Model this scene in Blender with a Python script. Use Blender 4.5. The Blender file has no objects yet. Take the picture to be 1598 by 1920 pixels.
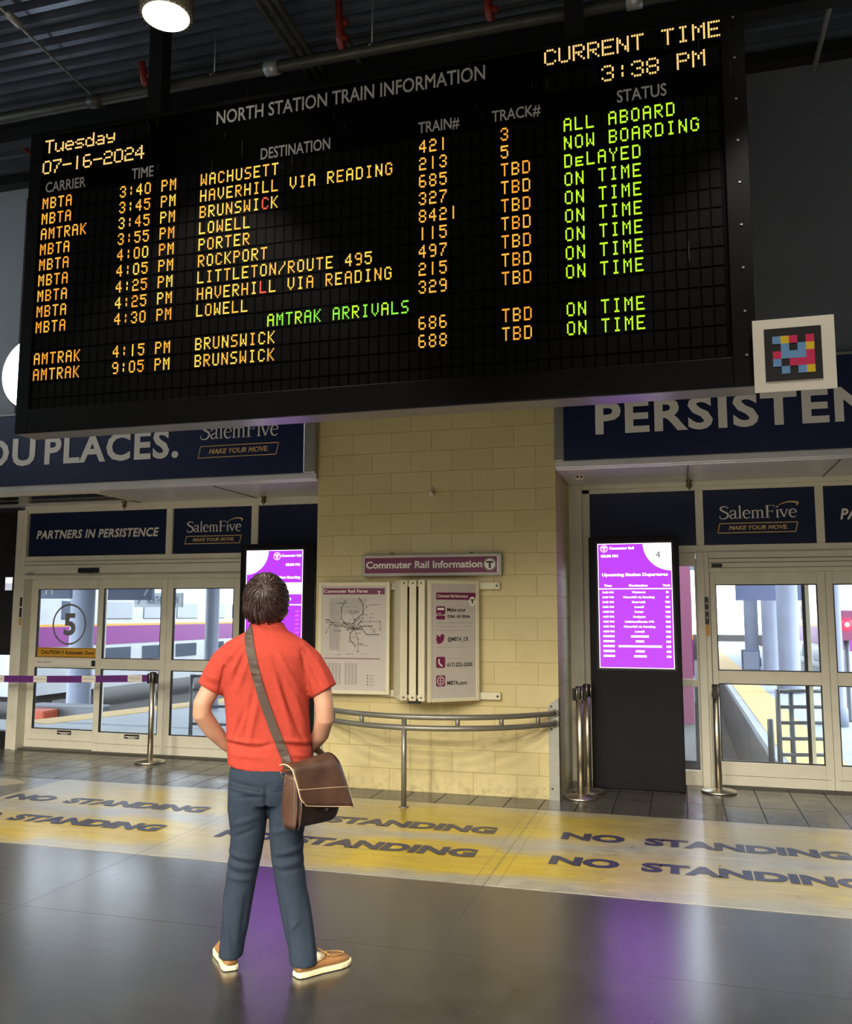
import bpy, bmesh, math, random
from math import sin, cos, pi, radians, sqrt, atan2, exp
from mathutils import Vector, Matrix
from mathutils.bvhtree import BVHTree

SC = bpy.context.scene
COL = SC.collection
random.seed(7)

# ------------------------------------------------------------------ camera
CAM_H = 1.65
_pitch, _roll, _yaw = 0.115773562, 0.00243093649, 0.281738032
_fw = Vector((-sin(_yaw) * cos(_pitch), cos(_yaw) * cos(_pitch), sin(_pitch)))
_r = Vector((cos(_yaw), sin(_yaw), 0))
_u = _r.cross(_fw)
_r2 = _r * cos(_roll) + _u * sin(_roll)
_u2 = _u * cos(_roll) - _r * sin(_roll)
cd = bpy.data.cameras.new('camera')
cam = bpy.data.objects.new('camera', cd)
COL.objects.link(cam)
cd.sensor_fit = 'HORIZONTAL'
cd.sensor_width = 36.0
cd.lens = 1643.117 * 36.0 / 1598.0
cd.clip_start = 0.05
cd.clip_end = 500
cam.matrix_world = Matrix((
    (_r2.x, _u2.x, -_fw.x, 0),
    (_r2.y, _u2.y, -_fw.y, 0),
    (_r2.z, _u2.z, -_fw.z, CAM_H),
    (0, 0, 0, 1)))
SC.camera = cam

# ------------------------------------------------------------------ exposure, world
SC.view_settings.view_transform = 'Standard'
SC.view_settings.look = 'None'
SC.view_settings.exposure = 0.0
SC.view_settings.gamma = 1.0
SC.view_settings.use_curve_mapping = False

W = bpy.data.worlds.new('daylight')
SC.world = W
W.use_nodes = True
_bg = W.node_tree.nodes['Background']
_bg.inputs[0].default_value = (0.80, 0.90, 1.0, 1)
_bg.inputs[1].default_value = 8.5

# ceiling lamps (position of each lamp's lens) ; the lamps themselves are built below
LAMP_COLOR = (1.0, 0.92, 0.79)
# x, y, z of the lens, power, cone
LAMPS = [(-3.5, 5.2, 6.0, 380, 84), (0.9, 5.2, 6.0, 380, 84), (-7.9, 5.2, 6.0, 380, 84)]
for _y, _p, _c in ((0.4, 900, 134), (-3.6, 2350, 150), (-7.6, 4500, 158), (-11.6, 5400, 162)):
    for _x in (-7.9, -3.5, 0.9):
        LAMPS.append((_x, _y, 6.0, _p, _c))

# ------------------------------------------------------------------ materials
def lin(c):
    return tuple(((x / 255.0) / 12.92 if x / 255.0 <= 0.04045 else ((x / 255.0 + 0.055) / 1.055) ** 2.4) for x in c)

def mat(name, rgb, rough=0.5, metal=0.0, noise=0.0, scale=8.0, bump=0.0, bscale=60.0, spec=0.5, rvar=0.0, coat=0.0):
    """rgb in 0-255 sRGB; noise = relative colour variation"""
    m = bpy.data.materials.new(name)
    m.use_nodes = True
    nt = m.node_tree
    b = nt.nodes['Principled BSDF']
    c = lin(rgb)
    b.inputs['Base Color'].default_value = (*c, 1)
    b.inputs['Roughness'].default_value = rough
    b.inputs['Metallic'].default_value = metal
    b.inputs['Specular IOR Level'].default_value = spec
    if coat:
        b.inputs['Coat Weight'].default_value = coat
        b.inputs['Coat Roughness'].default_value = 0.1
    tc = nt.nodes.new('ShaderNodeTexCoord')
    if noise > 0 or rvar > 0:
        n = nt.nodes.new('ShaderNodeTexNoise')
        n.inputs['Scale'].default_value = scale
        n.inputs['Detail'].default_value = 5
        nt.links.new(tc.outputs['Object'], n.inputs['Vector'])
        if noise > 0:
            r = nt.nodes.new('ShaderNodeValToRGB')
            r.color_ramp.elements[0].position = 0.3
            r.color_ramp.elements[1].position = 0.7
            r.color_ramp.elements[0].color = tuple(x * (1 - noise) for x in c) + (1,)
            r.color_ramp.elements[1].color = tuple(min(1, x * (1 + noise)) for x in c) + (1,)
            nt.links.new(n.outputs['Fac'], r.inputs['Fac'])
            nt.links.new(r.outputs['Color'], b.inputs['Base Color'])
        if rvar > 0:
            mr = nt.nodes.new('ShaderNodeMapRange')
            mr.inputs['To Min'].default_value = max(0.02, rough - rvar)
            mr.inputs['To Max'].default_value = rough + rvar
            nt.links.new(n.outputs['Fac'], mr.inputs['Value'])
            nt.links.new(mr.outputs['Result'], b.inputs['Roughness'])
    if bump > 0:
        n2 = nt.nodes.new('ShaderNodeTexNoise')
        n2.inputs['Scale'].default_value = bscale
        n2.inputs['Detail'].default_value = 4
        nt.links.new(tc.outputs['Object'], n2.inputs['Vector'])
        bp = nt.nodes.new('ShaderNodeBump')
        bp.inputs['Strength'].default_value = bump
        bp.inputs['Distance'].default_value = 0.01
        nt.links.new(n2.outputs['Fac'], bp.inputs['Height'])
        nt.links.new(bp.outputs['Normal'], b.inputs['Normal'])
    return m

def emit(name, rgb, strength):
    m = bpy.data.materials.new(name)
    m.use_nodes = True
    b = m.node_tree.nodes['Principled BSDF']
    c = lin(rgb)
    b.inputs['Base Color'].default_value = (c[0] * .2, c[1] * .2, c[2] * .2, 1)
    b.inputs['Emission Color'].default_value = (*c, 1)
    b.inputs['Emission Strength'].default_value = strength
    b.inputs['Roughness'].default_value = 0.4
    return m

def glass_mat(name, tint=(0.97, 0.985, 0.99), refl=1.0, rough=0.02):
    m = bpy.data.materials.new(name)
    m.use_nodes = True
    nt = m.node_tree
    nt.nodes.remove(nt.nodes['Principled BSDF'])
    out = nt.nodes['Material Output']
    tr = nt.nodes.new('ShaderNodeBsdfTransparent')
    tr.inputs[0].default_value = (*tint, 1)
    gl = nt.nodes.new('ShaderNodeBsdfGlossy')
    gl.inputs['Roughness'].default_value = rough
    fr = nt.nodes.new('ShaderNodeFresnel')
    fr.inputs['IOR'].default_value = 1.45
    mu = nt.nodes.new('ShaderNodeMath')
    mu.operation = 'MULTIPLY'
    mu.inputs[1].default_value = refl
    nt.links.new(fr.outputs[0], mu.inputs[0])
    mx = nt.nodes.new('ShaderNodeMixShader')
    nt.links.new(mu.outputs[0], mx.inputs[0])
    nt.links.new(tr.outputs[0], mx.inputs[1])
    nt.links.new(gl.outputs[0], mx.inputs[2])
    nt.links.new(mx.outputs[0], out.inputs[0])
    return m

class NT:
    """tiny node-graph helper"""
    def __init__(s, m):
        s.m = m
        s.nt = m.node_tree
        s.b = s.nt.nodes['Principled BSDF']
    def new(s, t, **kw):
        n = s.nt.nodes.new(t)
        for k, v in kw.items():
            setattr(n, k, v)
        return n
    def link(s, a, b):
        s.nt.links.new(a, b)
    def math(s, op, a, b=None, clamp=False):
        n = s.new('ShaderNodeMath', operation=op)
        n.use_clamp = clamp
        for i, x in enumerate((a, b)):
            if x is None:
                continue
            if isinstance(x, (int, float)):
                n.inputs[i].default_value = x
            else:
                s.link(x, n.inputs[i])
        return n.outputs[0]
    def noise(s, vec, scale, detail=4, rough=0.55):
        n = s.new('ShaderNodeTexNoise')
        n.inputs['Scale'].default_value = scale
        n.inputs['Detail'].default_value = detail
        n.inputs['Roughness'].default_value = rough
        s.link(vec, n.inputs['Vector'])
        return n.outputs['Fac']
    def mix(s, fac, a, b):
        n = s.new('ShaderNodeMix', data_type='RGBA')
        for sock, x in ((n.inputs[0], fac), (n.inputs[6], a), (n.inputs[7], b)):
            if isinstance(x, (int, float)):
                sock.default_value = x
            elif isinstance(x, tuple):
                sock.default_value = x if len(x) == 4 else (*x, 1)
            else:
                s.link(x, sock)
        return n.outputs[2]
    def rng(s, v, a, b, c=0.0, d=1.0):
        n = s.new('ShaderNodeMapRange')
        n.inputs['From Min'].default_value = a
        n.inputs['From Max'].default_value = b
        n.inputs['To Min'].default_value = c
        n.inputs['To Max'].default_value = d
        s.link(v, n.inputs['Value'])
        return n.outputs[0]
    def line(s, coord, positions, half):
        """1 on thin lines at the listed coordinates"""
        tot = None
        for p in positions:
            d = s.math('ABSOLUTE', s.math('SUBTRACT', coord, p))
            v = s.math('LESS_THAN', d, half)
            tot = v if tot is None else s.math('MAXIMUM', tot, v)
        return tot

def world_xyz(g):
    geo = g.new('ShaderNodeNewGeometry')
    sp = g.new('ShaderNodeSeparateXYZ')
    g.link(geo.outputs['Position'], sp.inputs[0])
    return geo.outputs['Position'], sp.outputs[0], sp.outputs[1], sp.outputs[2]

def mat_floor():
    m = mat('dark_polished_concrete', (66, 63, 60), 0.34, coat=0.85)
    m.node_tree.nodes['Principled BSDF'].inputs['Coat Roughness'].default_value = 0.23
    m.node_tree.nodes['Principled BSDF'].inputs['Coat IOR'].default_value = 1.7
    g = NT(m)
    pos, x, y, z = world_xyz(g)
    n1 = g.noise(pos, 1.1, 6, 0.6)
    n2 = g.noise(pos, 9.0, 5, 0.65)
    n3 = g.noise(pos, 60.0, 3)
    f = g.math('ADD', g.math('MULTIPLY', n1, 0.6), g.math('MULTIPLY', n2, 0.4))
    c = g.mix(g.rng(f, 0.36, 0.66), lin((26, 25, 24)), lin((54, 52, 50)))
    scr = g.rng(g.noise(pos, 34.0, 2), 0.70, 0.74)
    c = g.mix(g.math('MULTIPLY', scr, 0.35), c, lin((120, 115, 108)))
    jl = g.math('MAXIMUM', g.line(x, [-6.09, -3.65, -1.21, 1.23], 0.005), g.line(y, [4.36, 1.95], 0.005))
    c = g.mix(g.math('MULTIPLY', jl, 0.8), c, lin((38, 36, 34)))
    g.link(c, g.b.inputs['Base Color'])
    r = g.math('ADD', g.rng(f, 0.3, 0.7, 0.24, 0.42), g.math('MULTIPLY', jl, 0.3))
    g.link(r, g.b.inputs['Roughness'])
    bp = g.new('ShaderNodeBump')
    bp.inputs['Strength'].default_value = 0.12
    bp.inputs['Distance'].default_value = 0.01
    g.link(g.math('ADD', n2, g.math('MULTIPLY', n3, 0.3)), bp.inputs['Height'])
    g.link(bp.outputs['Normal'], g.b.inputs['Normal'])
    return m

def mat_walkway():
    m = mat('worn_yellow_walkway_paint', (170, 160, 130), 0.38, coat=0.5)
    m.node_tree.nodes['Principled BSDF'].inputs['Coat Roughness'].default_value = 0.23
    m.node_tree.nodes['Principled BSDF'].inputs['Coat IOR'].default_value = 1.7
    g = NT(m)
    pos, x, y, z = world_xyz(g)
    n1 = g.noise(pos, 1.3, 4)
    n2 = g.noise(pos, 7.0, 6, 0.65)
    sx = g.new('ShaderNodeMapping')
    sx.inputs['Scale'].default_value = (0.5, 4.0, 1.0)
    g.link(pos, sx.inputs[0])
    n3 = g.noise(sx.outputs[0], 5.0, 5, 0.6)
    # two sprayed yellow bands along the walkway, uneven along their length
    yy = g.math('ADD', y, g.math('MULTIPLY', g.math('SUBTRACT', n1, 0.5), 0.75))
    def band(c, w, s):
        d = g.math('ABSOLUTE', g.math('SUBTRACT', yy, c))
        return g.rng(d, w, w + s, 1.0, 0.0)
    b1 = band(7.12, 0.30, 0.28)
    b2 = band(5.98, 0.22, 0.24)
    bands = g.math('MAXIMUM', b1, b2)
    # strong patches around x = -4.4 and x = -1.6, weaker between
    def bump(c, w):
        d = g.math('DIVIDE', g.math('SUBTRACT', x, c), w)
        return g.math('POWER', 2.718, g.math('MULTIPLY', g.math('MULTIPLY', d, d), -1.0))
    px = g.math('MULTIPLY', g.math('MAXIMUM', g.math('MAXIMUM', bump(-1.5, 1.15), bump(-4.4, 0.95)), g.math('MULTIPLY', bump(1.2, 1.2), 0.5)), 1.25)  # right patch weakened: glare from the doors put into the paint colour
    px = g.math('MAXIMUM', px, 0.16)
    k = g.math('MULTIPLY', g.math('MULTIPLY', bands, px), g.rng(n3, 0.25, 0.55, 0.8, 1.15))
    conc = g.mix(g.rng(n2, 0.3, 0.7), lin((128, 124, 110)), lin((160, 156, 140)))
    conc = g.mix(g.math('MULTIPLY', g.rng(n3, 0.55, 0.75), 0.35), conc, lin((205, 200, 178)))
    yel = g.mix(g.rng(n3, 0.3, 0.7), lin((162, 136, 4)), lin((190, 164, 10)))
    c = g.mix(k, conc, yel)
    jl = g.math('MAXIMUM', g.line(x, [-3.65, -1.21, 1.23], 0.006), g.line(x, [-1.29, -1.135, -3.57], 0.003))
    c = g.mix(g.math('MULTIPLY', jl, 0.65), c, lin((90, 84, 60)))
    g.link(c, g.b.inputs['Base Color'])
    g.link(g.rng(n2, 0.3, 0.7, 0.26, 0.42), g.b.inputs['Roughness'])
    return m

def mat_tiles():
    m = mat('slate_floor_tile', (70, 68, 62), 0.25)
    g = NT(m)
    pos, x, y, z = world_xyz(g)
    bt = g.new('ShaderNodeTexBrick')
    bt.offset = 0.0
    bt.inputs['Scale'].default_value = 1.0
    bt.inputs['Brick Width'].default_value = 0.305
    bt.inputs['Row Height'].default_value = 0.61
    bt.inputs['Mortar Size'].default_value = 0.006
    bt.inputs['Color1'].default_value = (*lin((62, 60, 54)), 1)
    bt.inputs['Color2'].default_value = (*lin((76, 73, 66)), 1)
    bt.inputs['Mortar'].default_value = (*lin((24, 23, 21)), 1)
    mp = g.new('ShaderNodeMapping')
    mp.inputs['Location'].default_value = (10.06, -7.655 + 1.22, 0)
    g.link(pos, mp.inputs[0])
    g.link(mp.outputs[0], bt.inputs['Vector'])
    n = g.noise(pos, 3, 3)
    c = g.mix(g.math('MULTIPLY', g.rng(n, 0.4, 0.7), 0.2), bt.outputs['Color'], lin((96, 92, 82)))
    fx = g.math('LESS_THAN', g.math('FRACT', g.math('DIVIDE', g.math('ADD', x, 10.0675), 0.305)), 0.034)
    fy = g.math('LESS_THAN', g.math('FRACT', g.math('DIVIDE', g.math('SUBTRACT', y, 7.655 - 1.22), 0.61)), 0.017)
    gr_ = g.math('MAXIMUM', fx, fy)
    c = g.mix(g.math('MULTIPLY', gr_, 0.85), c, lin((18, 17, 15)))
    g.link(c, g.b.inputs['Base Color'])
    g.link(g.math('ADD', g.rng(n, 0.3, 0.7, 0.2, 0.32), g.math('MULTIPLY', gr_, 0.5)), g.b.inputs['Roughness'])
    return m

def mat_block():
    m = mat('painted_block_wall', (205, 186, 122), 0.42)
    g = NT(m)
    pos, x, y, z = world_xyz(g)
    # running-bond blocks; courses run on z, length on x (front) or y (sides)
    cb = g.new('ShaderNodeCombineXYZ')
    g.link(g.math('ADD', g.math('ADD', x, y), 0.10), cb.inputs[0])
    g.link(g.math('ADD', z, 0.0), cb.inputs[1])
    bt = g.new('ShaderNodeTexBrick')
    bt.offset = 0.5
    bt.inputs['Scale'].default_value = 1.0
    bt.inputs['Brick Width'].default_value = 0.406
    bt.inputs['Row Height'].default_value = 0.2015
    bt.inputs['Mortar Size'].default_value = 0.0042
    bt.inputs['Mortar Smooth'].default_value = 0.35
    bt.inputs['Color1'].default_value = (*lin((200, 184, 130)), 1)
    bt.inputs['Color2'].default_value = (*lin((206, 191, 138)), 1)
    bt.inputs['Mortar'].default_value = (*lin((182, 162, 104)), 1)
    g.link(cb.outputs[0], bt.inputs['Vector'])
    n = g.noise(pos, 5, 6, 0.65)
    c = g.mix(g.math('MULTIPLY', g.rng(n, 0.5, 0.75), 0.22), bt.outputs['Color'], lin((172, 152, 96)))
    # scuffs and dirt splashes near the floor
    low = g.math('MULTIPLY', g.rng(z, 0.02, 0.2, 1.0, 0.0), g.rng(g.noise(pos, 22, 4), 0.46, 0.66))
    c = g.mix(g.math('MULTIPLY', low, 0.4), c, lin((110, 96, 62)))
    chips = g.rng(g.noise(pos, 45, 2), 0.76, 0.79)
    c = g.mix(g.math('MULTIPLY', chips, 0.6), c, lin((96, 84, 54)))
    g.link(c, g.b.inputs['Base Color'])
    bp = g.new('ShaderNodeBump')
    bp.inputs['Strength'].default_value = 0.55
    bp.inputs['Distance'].default_value = 0.006
    h = g.math('ADD', g.math('MULTIPLY', bt.outputs['Fac'], -1.0), g.math('MULTIPLY', g.noise(pos, 70, 4), 0.35))
    g.link(h, bp.inputs['Height'])
    g.link(bp.outputs['Normal'], g.b.inputs['Normal'])
    return m

M = {}
M['floor'] = mat_floor()
M['walk'] = mat_walkway()
M['tile'] = mat_tiles()
M['block'] = mat_block()
M['floortext'] = mat('worn_navy_floor_lettering', (44, 45, 70), 0.35, noise=0.25, scale=14)
M['upper'] = mat('dark_grey_wall_panel', (104, 108, 116), 0.5, noise=0.06, scale=2)
M['upperL'] = mat('pale_grey_wall_panel', (150, 160, 168), 0.5, noise=0.05, scale=2)
M['darkwall'] = mat('charcoal_wall', (40, 40, 40), 0.7, noise=0.1, scale=1.5)
M['deck'] = mat('dark_corrugated_deck', (98, 105, 118), 0.32, metal=0.5, noise=0.2, scale=3)
M['steel_dark'] = mat('black_painted_steel', (20, 21, 21), 0.5, noise=0.15, scale=6)
M['pipe'] = mat('grey_black_iron_pipe', (74, 74, 66), 0.5, metal=0.4, noise=0.2, scale=12)
M['red'] = mat('red_pipe_paint', (128, 36, 26), 0.45, noise=0.2, scale=20)
M['galv'] = mat('galvanised_conduit', (176, 178, 176), 0.42, metal=0.5, noise=0.12, scale=20)
M['frame'] = mat('clear_anodised_aluminium', (216, 211, 190), 0.42, metal=0.05, noise=0.04, scale=6)
M['framed'] = mat('aluminium_shadow_groove', (74, 72, 62), 0.5)
M['gasket'] = mat('black_rubber_gasket', (16, 16, 16), 0.5)
M['soffit'] = mat('grey_metal_soffit', (214, 214, 218), 0.3, metal=0.15, noise=0.05, scale=3)
M['navy'] = mat('navy_vinyl', (10, 24, 66), 0.4, noise=0.1, scale=2)
M['navyd'] = mat('navy_transom_vinyl', (18, 30, 62), 0.3, noise=0.08, scale=2, spec=0.35)
M['trimg'] = mat('brushed_silver_trim', (160, 158, 150), 0.35, metal=0.5)
M['letter'] = mat('white_vinyl_lettering', (226, 222, 214), 0.5)
M['headletter'] = mat('pale_grey_vinyl_lettering', (206, 200, 194), 0.5)
M['gold'] = mat('gold_vinyl', (208, 174, 116), 0.45)
M['cabinet'] = mat('black_board_cabinet', (16, 16, 16), 0.5, noise=0.12, scale=4, rvar=0.08, spec=0.12)
M['face'] = mat('matte_black_board_face', (3, 3, 3), 0.6, spec=0.04)
M['cell'] = mat('unlit_dot_matrix_module', (16, 16, 16), 0.6, spec=0.06)
M['amber'] = emit('amber_led', (255, 188, 66), 1.05)
M['orange'] = emit('orange_led', (255, 168, 50), 1.03)
M['yellow'] = emit('yellow_led', (255, 216, 84), 1.05)
M['green'] = emit('lime_green_led', (198, 255, 44), 1.1)
M['emerald'] = emit('green_led', (150, 250, 66), 1.0)
M['redled'] = emit('red_led', (255, 96, 70), 1.0)
M['whiteled'] = emit('warm_white_led', (255, 208, 124), 1.2)
M['lampglow'] = emit('lamp_lens', (255, 250, 238), 9.0)
M['lampcan'] = mat('silver_lamp_can', (186, 180, 168), 0.35, metal=0.7, noise=0.05)
M['clockglow'] = emit('backlit_clock_dial', (232, 244, 255), 9.0)
M['kiosk'] = mat('black_kiosk_cabinet', (17, 15, 16), 0.38, noise=0.08, scale=3, spec=0.15)
M['purple'] = emit('purple_screen', (172, 52, 255), 1.3)
M['magenta'] = emit('magenta_screen', (214, 84, 255), 1.3)
M['white'] = emit('white_screen', (255, 250, 255), 1.9)
M['screentext'] = mat('dark_screen_figure', (60, 52, 70), 0.4)
M['glass'] = glass_mat('clear_glass')
M['tint'] = glass_mat('tinted_glass', (0.55, 0.57, 0.58), 1.4)
M['smoked'] = mat('dark_glossy_panel', (38, 38, 38), 0.12, spec=0.6, noise=0.15, scale=3)
M['maroon'] = mat('maroon_sign_face', (112, 34, 74), 0.4, noise=0.05)
M['signwhite'] = mat('white_sign_face', (226, 220, 205), 0.42)
M['signblack'] = mat('black_print', (24, 22, 22), 0.5)
M['greyprint'] = mat('grey_print', (134, 128, 124), 0.55)
M['paleprint'] = mat('pale_grey_print', (176, 170, 164), 0.55)
M['paper'] = mat('poster_paper', (190, 182, 172), 0.28, spec=0.6, noise=0.03)
M['cream'] = mat('cream_plastic_frame', (214, 206, 176), 0.42, noise=0.03)
M['railp'] = mat('silver_painted_rail', (132, 130, 120), 0.36, metal=0.55, noise=0.08, scale=12)
M['plate'] = mat('galvanised_corner_plate', (158, 158, 148), 0.42, metal=0.45, noise=0.08, scale=10)
M['steel'] = mat('brushed_stainless', (206, 198, 178), 0.36, metal=1.0, noise=0.05, scale=30)
M['blackp'] = mat('black_plastic', (20, 20, 20), 0.4)
M['belt'] = mat('purple_webbing', (92, 28, 108), 0.7, noise=0.08, scale=60)
M['caution'] = mat('gold_caution_sticker', (206, 150, 40), 0.45, noise=0.05)
M['decal'] = mat('etched_grey_decal', (118, 120, 122), 0.55)
M['sensor'] = mat('ivory_plastic', (214, 200, 176), 0.5)
M['skin'] = mat('skin', (180, 134, 108), 0.5, noise=0.06, scale=25, spec=0.35)
M['hair'] = mat('dark_brown_hair', (50, 35, 29), 0.34, noise=0.35, scale=40, spec=0.6)
M['shirt'] = mat('coral_red_cotton', (164, 60, 46), 0.85, noise=0.07, scale=40, bump=0.15, bscale=420, spec=0.2)
M['jeans'] = mat('slate_blue_denim', (40, 50, 63), 0.85, noise=0.10, scale=30, bump=0.2, bscale=500, spec=0.2)
M['leather'] = mat('brown_leather', (76, 54, 42), 0.36, noise=0.22, scale=14, bump=0.15, bscale=220)
M['leatherd'] = mat('dark_brown_leather', (44, 33, 27), 0.38, noise=0.25, scale=14, bump=0.15, bscale=220)
M['strap'] = mat('brown_strap_webbing', (66, 51, 40), 0.6, noise=0.08, scale=60)
M['edge'] = mat('pale_raw_leather_edge', (196, 166, 130), 0.55)
M['brass'] = mat('antique_brass', (120, 100, 74), 0.35, metal=0.9)
M['tan'] = mat('tan_leather', (146, 104, 60), 0.5, noise=0.16, scale=22, bump=0.12, bscale=150)
M['sole'] = mat('cream_rubber_sole', (236, 222, 178), 0.55)
M['sock'] = mat('white_sock', (236, 228, 200), 0.85)
M['lace'] = mat('rawhide_lace', (170, 132, 80), 0.6)
# outside
M['apron'] = mat('pale_platform_concrete', (168, 176, 180), 0.5, noise=0.1, scale=1.5)
M['tactile'] = mat('yellow_tactile_edge', (226, 190, 120), 0.6, noise=0.06, scale=6)
M['pit'] = mat('grimy_track_wall', (92, 88, 86), 0.8, noise=0.3, scale=2.5)
M['ballast'] = mat('dark_ballast', (70, 66, 64), 0.9, noise=0.35, scale=14)
M['trainsilver'] = mat('stainless_train_side', (206, 208, 210), 0.4, metal=0.2, noise=0.05, scale=3)
M['trainpurple'] = mat('purple_train_stripe', (146, 60, 140), 0.45, noise=0.05, scale=3)
M['trainyellow'] = mat('yellow_train_stripe', (236, 176, 70), 0.45)
M['trainglass'] = mat('train_window_glass', (86, 96, 112), 0.08, spec=0.8)
M['trainred'] = mat('mauve_train_front', (168, 96, 128), 0.4)
M['redlamp'] = emit('red_signal_lens', (255, 40, 60), 5.0)
M['hotlamp'] = emit('signal_lens_core', (255, 220, 200), 8.0)
M['column'] = mat('grey_blue_column', (132, 138, 154), 0.5, noise=0.08, scale=2)
M['roofm'] = mat('pale_canopy_steel', (150, 160, 176), 0.5, noise=0.08, scale=2)
M['tubelight'] = emit('fluorescent_tube', (240, 250, 255), 6.0)
M['signblue'] = mat('slate_blue_sign', (92, 100, 128), 0.5)
M['orangeb'] = mat('orange_buffer_paint', (196, 84, 50), 0.6)
M['outrail'] = mat('grey_steel_railing', (110, 112, 116), 0.45, metal=0.4)

# ------------------------------------------------------------------ mesh helpers
_text_cache = {}
def font_mesh(s, bold=0.0, shear=0.0, spacing=1.0):
    key = (s, bold, shear, spacing)
    if key not in _text_cache:
        cu = bpy.data.curves.new('lettering', 'FONT')
        cu.body = s
        cu.size = 1.0
        cu.offset = bold
        cu.shear = shear
        cu.space_character = spacing
        cu.resolution_u = 3
        o = bpy.data.objects.new('lettering', cu)
        COL.objects.link(o)
        dg = bpy.context.evaluated_depsgraph_get()
        me = bpy.data.meshes.new_from_object(o.evaluated_get(dg))
        vs = [tuple(v.co) for v in me.vertices]
        fs = [tuple(p.vertices) for p in me.polygons]
        bpy.data.objects.remove(o)
        bpy.data.curves.remove(cu)
        bpy.data.meshes.remove(me)
        _text_cache[key] = (vs, fs)
    return _text_cache[key]

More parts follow.
